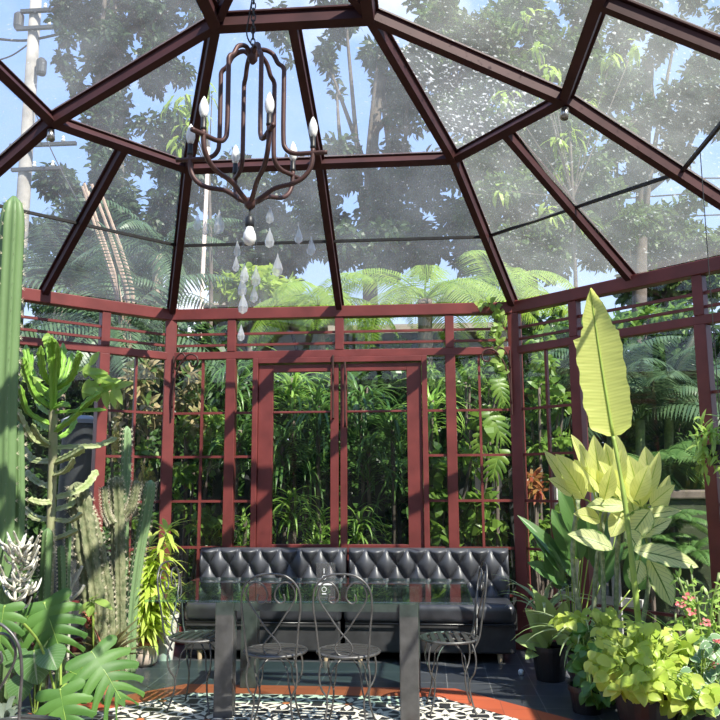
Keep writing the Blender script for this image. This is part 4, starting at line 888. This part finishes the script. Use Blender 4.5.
def tree(name, label, Y, px, L0, L1_, dens, m, trunk, tr, group, branches=5, sub=5, depth=1.5, bark='bark', cat='tree', rs=.62, asp=.42):
    """px: crown blobs; trunk: photo points from the base upwards"""
    b = at(trunk[0][0], trunk[0][1], Y); t = thing(name, label, cat, (b.x, Y, -.06), 0, group)
    cl_ = spread(px, Y, depth, sub, rs); loc = Vector(t.location)
    path = catmull([Vector((0,0,0))]+[at(x, y, Y)-loc for x, y in trunk], 6); n = len(path)
    MB().tube(path, [tr*(1-.55*i/n) for i in range(n)], 10).build('trunk', M[bark], t, True)
    for i in range(branches):
        c = Vector(cl_[(i*7+3) % len(cl_)][0])-loc; p = path[int(n*(.45+.5*i/branches))]
        MB().tube(catmull([p, (p+c)/2+Vector((random.uniform(-.3,.3), 0, -.25)), c], 5), [tr*.4*(1-.07*j) for j in range(11)], 7).build('branch', M[bark], t, True)
    mb = MB(); crown_leaves(mb, [(np.array(c)-np.array(loc), r) for c, r in cl_], L0, L1_, dens, asp=asp); mb.build('crown', M[m], t); return t
GT = 'tall trees beyond the glass roof'
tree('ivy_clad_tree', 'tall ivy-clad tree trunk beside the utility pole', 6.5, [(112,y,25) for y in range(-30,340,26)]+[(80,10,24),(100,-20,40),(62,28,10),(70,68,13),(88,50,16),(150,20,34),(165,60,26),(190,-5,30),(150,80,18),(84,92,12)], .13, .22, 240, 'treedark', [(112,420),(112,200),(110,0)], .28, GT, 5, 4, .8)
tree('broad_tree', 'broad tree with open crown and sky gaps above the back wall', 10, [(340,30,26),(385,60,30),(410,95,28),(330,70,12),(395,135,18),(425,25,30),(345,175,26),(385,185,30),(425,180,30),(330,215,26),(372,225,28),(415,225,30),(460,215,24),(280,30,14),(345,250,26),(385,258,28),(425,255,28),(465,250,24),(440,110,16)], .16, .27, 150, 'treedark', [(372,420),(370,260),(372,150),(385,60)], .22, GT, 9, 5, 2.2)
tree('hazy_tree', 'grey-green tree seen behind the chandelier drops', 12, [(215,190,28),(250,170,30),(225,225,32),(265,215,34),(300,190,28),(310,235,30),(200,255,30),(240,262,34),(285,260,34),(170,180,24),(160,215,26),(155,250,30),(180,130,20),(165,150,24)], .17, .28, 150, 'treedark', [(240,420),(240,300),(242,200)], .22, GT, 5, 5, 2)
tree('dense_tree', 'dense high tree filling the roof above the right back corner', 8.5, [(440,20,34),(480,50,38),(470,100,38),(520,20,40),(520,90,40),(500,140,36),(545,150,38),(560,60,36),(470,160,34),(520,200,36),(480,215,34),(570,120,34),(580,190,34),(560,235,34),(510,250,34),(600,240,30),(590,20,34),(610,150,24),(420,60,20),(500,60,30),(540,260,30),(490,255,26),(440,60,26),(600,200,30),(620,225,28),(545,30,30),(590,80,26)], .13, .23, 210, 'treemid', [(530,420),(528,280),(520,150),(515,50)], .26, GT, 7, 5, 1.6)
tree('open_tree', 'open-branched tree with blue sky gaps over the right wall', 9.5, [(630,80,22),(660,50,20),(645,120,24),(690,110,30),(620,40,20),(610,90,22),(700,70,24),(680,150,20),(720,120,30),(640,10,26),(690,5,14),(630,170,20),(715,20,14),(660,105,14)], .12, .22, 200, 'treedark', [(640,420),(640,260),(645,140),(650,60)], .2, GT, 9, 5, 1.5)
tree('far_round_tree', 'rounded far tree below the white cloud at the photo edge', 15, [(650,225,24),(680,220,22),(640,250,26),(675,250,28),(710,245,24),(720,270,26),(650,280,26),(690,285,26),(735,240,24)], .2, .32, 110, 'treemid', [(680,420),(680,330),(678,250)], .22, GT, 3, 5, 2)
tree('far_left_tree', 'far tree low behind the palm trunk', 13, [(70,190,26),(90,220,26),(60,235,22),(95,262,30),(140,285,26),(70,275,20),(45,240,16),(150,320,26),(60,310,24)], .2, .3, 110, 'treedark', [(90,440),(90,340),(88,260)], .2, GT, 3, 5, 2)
# bright sunlit sprigs that stand out from the dark crowns: young leafy saplings in front of them
GS = 'sunlit sapling tops above the roof'
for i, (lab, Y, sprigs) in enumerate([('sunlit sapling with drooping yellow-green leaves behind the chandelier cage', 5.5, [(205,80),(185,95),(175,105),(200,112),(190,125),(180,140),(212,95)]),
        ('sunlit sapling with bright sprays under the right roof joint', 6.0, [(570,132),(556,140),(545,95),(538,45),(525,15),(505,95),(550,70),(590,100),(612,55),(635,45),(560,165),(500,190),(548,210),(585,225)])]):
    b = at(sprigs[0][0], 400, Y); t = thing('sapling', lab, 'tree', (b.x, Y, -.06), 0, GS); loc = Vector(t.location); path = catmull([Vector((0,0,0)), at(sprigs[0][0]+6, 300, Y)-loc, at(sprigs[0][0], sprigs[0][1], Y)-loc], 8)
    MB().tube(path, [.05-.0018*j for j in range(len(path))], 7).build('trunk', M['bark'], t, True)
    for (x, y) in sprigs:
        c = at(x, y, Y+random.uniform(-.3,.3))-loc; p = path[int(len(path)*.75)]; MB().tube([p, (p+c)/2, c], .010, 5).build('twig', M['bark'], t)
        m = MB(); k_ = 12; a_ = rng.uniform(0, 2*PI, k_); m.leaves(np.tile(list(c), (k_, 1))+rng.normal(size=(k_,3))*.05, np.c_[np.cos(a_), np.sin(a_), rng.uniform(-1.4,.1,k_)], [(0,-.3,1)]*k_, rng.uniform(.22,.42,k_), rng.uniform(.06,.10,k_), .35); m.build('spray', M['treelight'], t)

# utility pole, cables
pb = at(6, 470, 10); up_ = thing('utility_pole', 'weathered concrete utility pole with cross arms against the blue sky', 'pole', (pb.x, 10, -.06))
MB().tube([(0,0,0), (0,0,14.5)], [.19,.13], 14).build('pole', M['pole'], up_, True)
for py, w in ((32,1.5), (148,1.3), (172,1.0), (15,1.1)):
    zz = at(30, py, 10).z+.06; MB().box(-w*.25, -.20, zz-.04, w, -.11, zz+.04).build('cross_arm', M['grey'], up_)
    for q_ in (.3, .75): MB().lathe([(.03,0),(.05,.03),(.03,.07),(.045,.11),(.01,.15)], (w*q_, -.15, zz+.05), 10).build('insulator', M['whitepot'], up_)
for q_, py in ((-.35, 28), (.3, 75)): zz = at(30, py, 10).z; MB().lathe([(.10,0),(.12,.05),(.12,.35),(.06,.42)], (q_, -.1, zz), 12).build('switch_box', M['grey'], up_)
GC = 'power cables strung past the glasshouse'
for i, (a_, b_, Y0, Y1, r_, lab) in enumerate([((-10,38),(60,34),10,10,.035,'thick bundled cable crossing the utility pole high up'), ((-10,62),(34,40),10,10,.02,'thin cable slanting down left from the utility pole'), ((50,2),(110,12),10,11,.03,'cable running from the pole into the ivy-clad tree'),
        ((380,170),(740,178),14,14,.022,'upper power cable crossing behind the right roof panes'), ((380,206),(740,190),14,14,.022,'middle power cable crossing behind the right roof panes'), ((330,220),(740,214),14,14,.020,'lowest power cable crossing behind the right roof panes'),
        ((30,100),(80,205),10,9,.014,'slack cable hanging from the pole towards the glasshouse')]):
    p0, p1 = at(*a_, Y0), at(*b_, Y1); mid = (p0+p1)/2+Vector((0,0,-.12)); o = MB().tube(catmull([p0, mid, p1], 10), r_, 6).build('power_cable', M['cable']); tag(o, lab, 'cable', GC)
tpole = at(192, 470, 4.5); o = MB().tube([(0,0,0), (.12,0,at(204,150,4.5).z+.1)], [.04,.03], 10).build('pale_pole', M['clay'], None, True); o.location = (tpole.x, 4.5, -.06); tag(o, 'thin pale straight pole standing behind the left back corner post', 'pole')

# palms and tree ferns
def palm(name, label, Y, top, base, tr, nf, L_, pl, m, group=None, droop=1.5, el=(.2,1.2), bark='palmbark', n=34, pw=.03, hang=.45, dry=False, cat='palm tree'):
    b = at(base[0], base[1], Y); tp = at(top[0], top[1], Y); t = thing(name, label, cat, (b.x, Y, -.06), 0, group); loc = Vector(t.location); tl = tp-loc
    path = catmull([Vector((0,0,0)), Vector((tl.x*.5, 0, tl.z*.5)), tl], 8); MB().tube(path, [tr*(1+.05*math.sin(i*3)) for i in range(len(path))], 12).build('trunk', M[bark], t, True)
    for i in range(nf):
        m_ = MB(); m_.frond(tl, i*2.399+random.uniform(-.2,.2), random.uniform(*el), L_*random.uniform(.8,1.1), pl, pw, droop*random.uniform(.8,1.2), n, hang); m_.build('frond', M[m], t)
    if dry:
        for i in range(7): m_ = MB(); a = i*.9; m_.tube(catmull([tl+Vector((0,0,-.1)), tl+Vector((.12*math.cos(a), .12*math.sin(a), .6)), tl+Vector((-.5+.1*math.cos(a), .2*math.sin(a), 2.0))], 5), .02, 6); m_.build('dry_sheath', M['dry'], t)
    return t
palm('coconut_palm', 'palm with pale ringed trunk and dry stalks outside the left wall', 2.6, (122,335), (126,470), .13, 16, 2.0, .42, 'palm', None, 1.4, (.1,1.35), n=34, pw=.035, dry=True)
palm('feather_palm', 'feathery palm top low above the left eave beam', 4.0, (60,300), (62,470), .10, 14, 1.9, .45, 'palm', None, 1.5, (.2,1.3), n=32, pw=.035)
palm('small_palm', 'small palm crown just left of the back corner post', 5.0, (158,255), (158,470), .09, 13, 1.5, .4, 'palm', None, 1.5, (.0,1.2), n=28, pw=.035)
GF = 'bright tree ferns behind the back wall'
for i, (top, Y, L_, nf, lab) in enumerate([((425,300),3.4,1.75,15,'bright yellow-green tree fern arching above the back beam, right of the middle rafter'), ((318,308),3.2,1.35,13,'bright tree fern left of the middle rafter above the door'), ((500,296),4.2,1.6,13,'bright tree fern behind the back right corner post')]):
    palm('tree_fern', lab, Y, top, (top[0], 470), .10, nf, L_, .40, 'fern', GF, 1.9, (.3,1.0), 'bark', 46, .021, .12, cat='tree fern')
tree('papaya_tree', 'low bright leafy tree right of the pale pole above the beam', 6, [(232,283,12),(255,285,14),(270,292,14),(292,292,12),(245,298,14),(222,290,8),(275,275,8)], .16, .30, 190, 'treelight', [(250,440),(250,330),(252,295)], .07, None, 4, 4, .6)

# sheds behind
sh = at(270, 340, 7.5); s_ = thing('garden_shed', 'open shed with beige sloping roof seen through the transom', 'shed', (sh.x, 7.5, -.06))
zt = at(270, 316, 7.5).z+.3; MB().add([(-1.4,0,zt),(1.4,0,zt),(1.4,2.2,zt-.85),(-1.4,2.2,zt-.85),(-1.4,0,zt+.05),(1.4,0,zt+.05),(1.4,2.2,zt-.8),(-1.4,2.2,zt-.8)], [(0,3,2,1),(4,5,6,7),(0,1,5,4),(1,2,6,5),(2,3,7,6),(3,0,4,7)]).build('roof', M['shed'], s_)
for k in range(6): x = -1.3+k*.52; MB().beam((x, .02, zt-.04), (x, 2.15, zt-.87), .05, .07).build('rafter', M['rust'], s_)
for x in (-1.3, 1.3):
    for y, zz in ((.1, zt-.02), (2.1, zt-.84)): MB().box(x-.05, y-.05, 0, x+.05, y+.05, zz).build('post', M['fence'], s_)
sh = at(415, 345, 6.7); s_ = thing('grey_outbuilding', 'low grey outbuilding with dark posts seen through the transom right of the doors', 'building', (sh.x, 6.7, -.06)); zt = at(415, 326, 6.7).z
MB().box(-1.35, .2, 0, 1.35, 2.0, zt-.15).build('wall', M['greywall'], s_); MB().box(-1.5, -.5, zt-.15, 1.5, 2.2, zt).build('roof', M['shed'], s_)
for k in range(5): x = -1.3+k*.65; MB().box(x-.05, -.35, 0, x+.05, -.25, zt-.15).build('post', M['fence'], s_)

# fences
def picket(name, label, p0, p1, h, m, step=.13, w=.075):
    d = p1-p0; n = int(d.length/step); rz = math.atan2(d.y, d.x); f = thing(name, label, 'fence', (p0.x, p0.y, -.06), rz); Ln = d.length
    for zz in (h*.3, h*.82): MB().box(0, .012, zz-.035, Ln, .045, zz+.035).build('rail', M[m], f)
    for k in range(n):
        x = k*step; mb = MB(); mb.add([(x,-.01,0),(x+w,-.01,0),(x+w,.012,0),(x,.012,0),(x,-.01,h),(x+w,-.01,h),(x+w,.012,h),(x,.012,h),(x+w/2,-.01,h+.05),(x+w/2,.012,h+.05)], [(0,3,2,1),(0,1,5,8,4),(2,3,7,9,6),(1,2,6,5),(3,0,4,7),(5,6,9,8),(7,4,8,9)]); mb.build('picket', M[m], f)
picket('picket_fence', 'black picket fence half hidden by plants behind the glazed doors', Vector((-2.3,1.05,0)), Vector((2.0,1.05,0)), 1.58, 'fence', .17, .10)
picket('pale_fence', 'pale grey fence outside the right corner windows', Vector((1.95,.62,0)), Vector((2.6,.05,0)), 1.42, 'paleFence', .2, .08)
bx = at(672, 500, .7); mt_ = thing('mossy_tank', 'mossy concrete tank with brown rim outside the right wall', 'tank', (bx.x, .7, -.06)); zt = at(672, 492, .7).z+.06
MB().rbox(-.55, -.3, 0, .55, .4, zt-.05, .02, 2).build('body', M['moss'], mt_); MB().rbox(-.59, -.34, zt-.06, .59, .44, zt+.02, .015, 2).build('rim', M['bark'], mt_)

# strap-leaved dracaenas that fill the view through the doors
GD = 'strap-leaved dracaenas outside the glazed doors'
def dracaena(label, px, py, Y, n, L_, w, m, tone=0):
    c = at(px, py, Y); t = thing('dracaena', label, 'plant', (c.x, Y, -.06), 0, GD); z = c.z+.06
    MB().tube(catmull([(0,0,0), (random.uniform(-.05,.05), .02, z*.5), (0,0,z)], 5), .022, 7).build('stem', M['bark'], t, True); mb = MB()
    for i in range(n): mb.strap((random.uniform(-.04,.04), random.uniform(-.04,.04), z-random.uniform(0,.35)), random.random()*2*PI, random.uniform(.2,1.4), L_*random.uniform(.7,1.1), w*random.uniform(.8,1.2), random.uniform(1.5,2.6), 7)
    mb.build('leaves', M[m], t, True); return t
for (px, py, Y, n, L_, w, m, lab) in [
    (232,368,.95,70,.62,.026,'strap','dark strap-leaved dracaena high in the narrow light left of the doors'), (292,378,.85,80,.66,.026,'straplight','sunny strap-leaved dracaena at the top of the left door'),
    (318,405,.75,90,.70,.026,'strap','dark strap-leaved dracaena halfway down the left door'), (282,440,.70,80,.62,.026,'strap','dark strap-leaved dracaena by the left door stile'),
    (240,430,.8,70,.62,.026,'strap','dark strap-leaved dracaena in the middle of the narrow left light'), (292,497,.45,70,.42,.022,'straplight','bright spiky dracaena low in the left door, against the hinge side'),
    (318,520,.5,60,.40,.022,'straplight','bright spiky dracaena low in the left door near the meeting stiles'), (245,520,.5,50,.42,.022,'straplight','bright spiky dracaena low in the narrow left light'),
    (360,395,.85,80,.62,.026,'strap','dark strap-leaved dracaena at the top of the right door'), (392,420,.75,80,.62,.026,'strap','dark strap-leaved dracaena by the right door stile'),
    (358,515,.45,66,.42,.022,'straplight','bright spiky dracaena low in the right door'), (368,450,.8,60,.6,.026,'strap','dark strap-leaved dracaena in the middle of the right door'),
    (432,400,.85,60,.6,.026,'straplight','sunny drooping dracaena in the narrow light right of the doors'), (310,460,1.0,80,.7,.028,'strap','dark strap-leaved dracaena deep behind the left door'), (395,480,1.0,70,.65,.028,'strap','dark strap-leaved dracaena deep behind the right door')]:
    dracaena(lab, px, py, Y, n, L_, w, m)
# shrubs and broad leaves round the glass
def shrub(name, label, px, Y, L0, L1_, dens, m, cat='shrub', group=None, sub=6, asp=.45, stem=True, depth=.4):
    b = at(px[0][0], 560, Y); t = thing(name, label, cat, (b.x, Y, -.06), 0, group); loc = Vector(t.location); cl_ = spread(px, Y, depth, sub); mb = MB()
    cl_ = [((c[0], max(c[1], Y-.55), max(c[2], .1)), r) for c, r in cl_]
    crown_leaves(mb, [(np.array(c)-np.array(loc), r) for c, r in cl_], L0, L1_, dens, .3, asp); mb.build('foliage', M[m], t)
    sm = MB()
    for i in range(5):
        c = Vector(cl_[(i*5+2) % len(cl_)][0])-loc; sm.tube(catmull([Vector((random.uniform(-.05,.05),0,0)), c*.5+Vector((0,0,.05)), c], 4), .014, 6)
    sm.build('stems', M['bark'], t, True); return t
GH = 'dense dark shrubs behind the glasshouse'
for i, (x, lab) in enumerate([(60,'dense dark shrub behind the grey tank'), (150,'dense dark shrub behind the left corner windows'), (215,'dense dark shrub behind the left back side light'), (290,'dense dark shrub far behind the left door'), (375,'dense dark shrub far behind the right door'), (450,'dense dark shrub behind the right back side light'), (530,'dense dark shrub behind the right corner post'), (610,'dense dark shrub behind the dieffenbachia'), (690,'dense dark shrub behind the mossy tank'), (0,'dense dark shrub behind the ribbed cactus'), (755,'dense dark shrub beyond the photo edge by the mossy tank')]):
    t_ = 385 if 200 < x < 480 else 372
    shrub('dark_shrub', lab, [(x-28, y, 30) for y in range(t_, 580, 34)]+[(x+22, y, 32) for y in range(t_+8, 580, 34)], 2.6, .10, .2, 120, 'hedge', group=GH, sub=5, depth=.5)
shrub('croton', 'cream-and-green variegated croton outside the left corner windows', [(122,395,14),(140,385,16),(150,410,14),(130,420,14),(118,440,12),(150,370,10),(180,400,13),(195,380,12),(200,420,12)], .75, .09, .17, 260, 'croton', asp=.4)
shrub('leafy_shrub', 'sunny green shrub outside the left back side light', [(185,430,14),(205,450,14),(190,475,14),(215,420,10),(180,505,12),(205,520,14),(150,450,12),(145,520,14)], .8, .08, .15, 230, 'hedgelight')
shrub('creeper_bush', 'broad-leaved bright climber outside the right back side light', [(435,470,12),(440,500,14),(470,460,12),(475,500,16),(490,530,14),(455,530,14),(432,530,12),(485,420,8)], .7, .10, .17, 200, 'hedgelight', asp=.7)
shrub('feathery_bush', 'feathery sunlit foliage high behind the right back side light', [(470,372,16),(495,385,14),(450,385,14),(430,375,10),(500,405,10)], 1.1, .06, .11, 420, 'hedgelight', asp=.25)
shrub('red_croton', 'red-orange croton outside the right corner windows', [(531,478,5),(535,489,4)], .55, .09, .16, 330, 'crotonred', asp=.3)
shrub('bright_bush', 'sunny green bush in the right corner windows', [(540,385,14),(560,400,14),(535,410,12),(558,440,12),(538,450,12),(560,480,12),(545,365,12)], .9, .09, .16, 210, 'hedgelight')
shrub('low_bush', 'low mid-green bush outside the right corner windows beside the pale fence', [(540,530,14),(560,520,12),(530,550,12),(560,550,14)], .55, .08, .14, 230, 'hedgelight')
for i, (b, t, w, Y, lab) in enumerate([((428,395),(432,372),26,.5,''), ((436,395),(448,380),22,.55,'')]): pass
mcl = thing('split_leaf_climber', 'climbing split-leaved plant with big pale leaves in the right back side light', 'plant', (at(495,500,.55).x, .55, -.06))
MB().tube(catmull([Vector((0,0,0)), W2L(mcl, at(497,480,.55)), W2L(mcl, at(497,380,.55))], 6), .02, 7).build('stem', M['bark'], mcl, True)
for b, t, w in (((490,412),(505,440),26), ((486,430),(478,455),22), ((500,450),(492,478),24), ((498,380),(505,402),20)):
    B_ = at(*b, .5); T_ = at(*t, .42); d = T_-B_; monstera_leaf(mcl, W2L(mcl, B_), d, (.1,-.8,.5), d.length, w*7.6/FPX, m=M['hedgelight'])
GA = 'feather palms outside the right wall'
for (top, base, Y, L_, nf, m, lab) in [((640,420),(640,560),1.3,1.05,18,'palm','dark feathery palm filling the large right pane'), ((668,398),(668,560),1.7,1.0,16,'palm','dark feathery palm behind the first one, nearer the red mullion'), ((610,390),(612,560),1.6,1.0,16,'palm','dark feathery palm beside the banana leaf'), ((655,470),(655,560),.8,.7,14,'ferndark','low arching fern over the mossy tank')]:
    palm('areca_palm', lab, Y, top, base, .05, nf, L_, .34, m, GA, 1.6, (.3,1.35), 'cane', 26, .028, .25, cat='palm')
shrub('upper_bush', 'sunny leafy branches in the right wall transom', [(590,330,14),(620,325,16),(650,318,14),(540,345,14),(560,330,12),(680,312,14)], 2.4, .10, .18, 200, 'hedgelight')
for (px, py, lab) in ((650, 545, 'low arching fern in front of the mossy tank, left half'), (690, 550, 'low arching fern in front of the mossy tank, by the red mullion'), (672, 520, 'arching fern brushing the brown rim of the mossy tank')):
    c = at(px, py, .18); lf2 = thing('low_fern', lab, 'fern', (c.x, .18, -.06), 0, 'low ferns by the mossy tank')
    MB().tube([(0,0,0), (0,0,c.z)], .02, 7).build('stem', M['bark'], lf2)
    for i in range(13): m = MB(); m.frond((0,0,c.z), i*2.4, random.uniform(.4,1.3), random.uniform(.32,.46), .11, .022, 1.8, 22, .12, .005); m.build('frond', M['ferndark'], lf2)
bf = thing('birds_nest_fern', 'broad-leaved fern with upright glossy blades behind the mossy tank', 'plant', (at(690,500,1.1).x, 1.1, -.06)); zc = at(690,495,1.1).z+.06; MB().tube([(0,0,0),(0,0,zc)], .09, 9).build('stem', M['bark'], bf)
for i in range(13):
    a = i*2.4; MB().blade((0,0,zc), (math.cos(a)*.8, math.sin(a)*.8, .9), (-math.cos(a)*.6, -math.sin(a)*.6, 1), random.uniform(.55,.8), .17, oval, .9, .14, 12, 3, .05).build('leaf', M['hedgelight'], bf, True)
lb = at(690,345,1.9); o = MB().tube([(-.35,0,-.6),(0,0,0),(.28,.1,.5)], [.05,.045,.04], 9)
br_ = o.build('leaning_branch', M['moss'], None, True); br_.location = lb; tag(br_, 'mossy bare branch leaning across the large right pane', 'branch')

GK = 'tall laurel bushes along the garden edge'
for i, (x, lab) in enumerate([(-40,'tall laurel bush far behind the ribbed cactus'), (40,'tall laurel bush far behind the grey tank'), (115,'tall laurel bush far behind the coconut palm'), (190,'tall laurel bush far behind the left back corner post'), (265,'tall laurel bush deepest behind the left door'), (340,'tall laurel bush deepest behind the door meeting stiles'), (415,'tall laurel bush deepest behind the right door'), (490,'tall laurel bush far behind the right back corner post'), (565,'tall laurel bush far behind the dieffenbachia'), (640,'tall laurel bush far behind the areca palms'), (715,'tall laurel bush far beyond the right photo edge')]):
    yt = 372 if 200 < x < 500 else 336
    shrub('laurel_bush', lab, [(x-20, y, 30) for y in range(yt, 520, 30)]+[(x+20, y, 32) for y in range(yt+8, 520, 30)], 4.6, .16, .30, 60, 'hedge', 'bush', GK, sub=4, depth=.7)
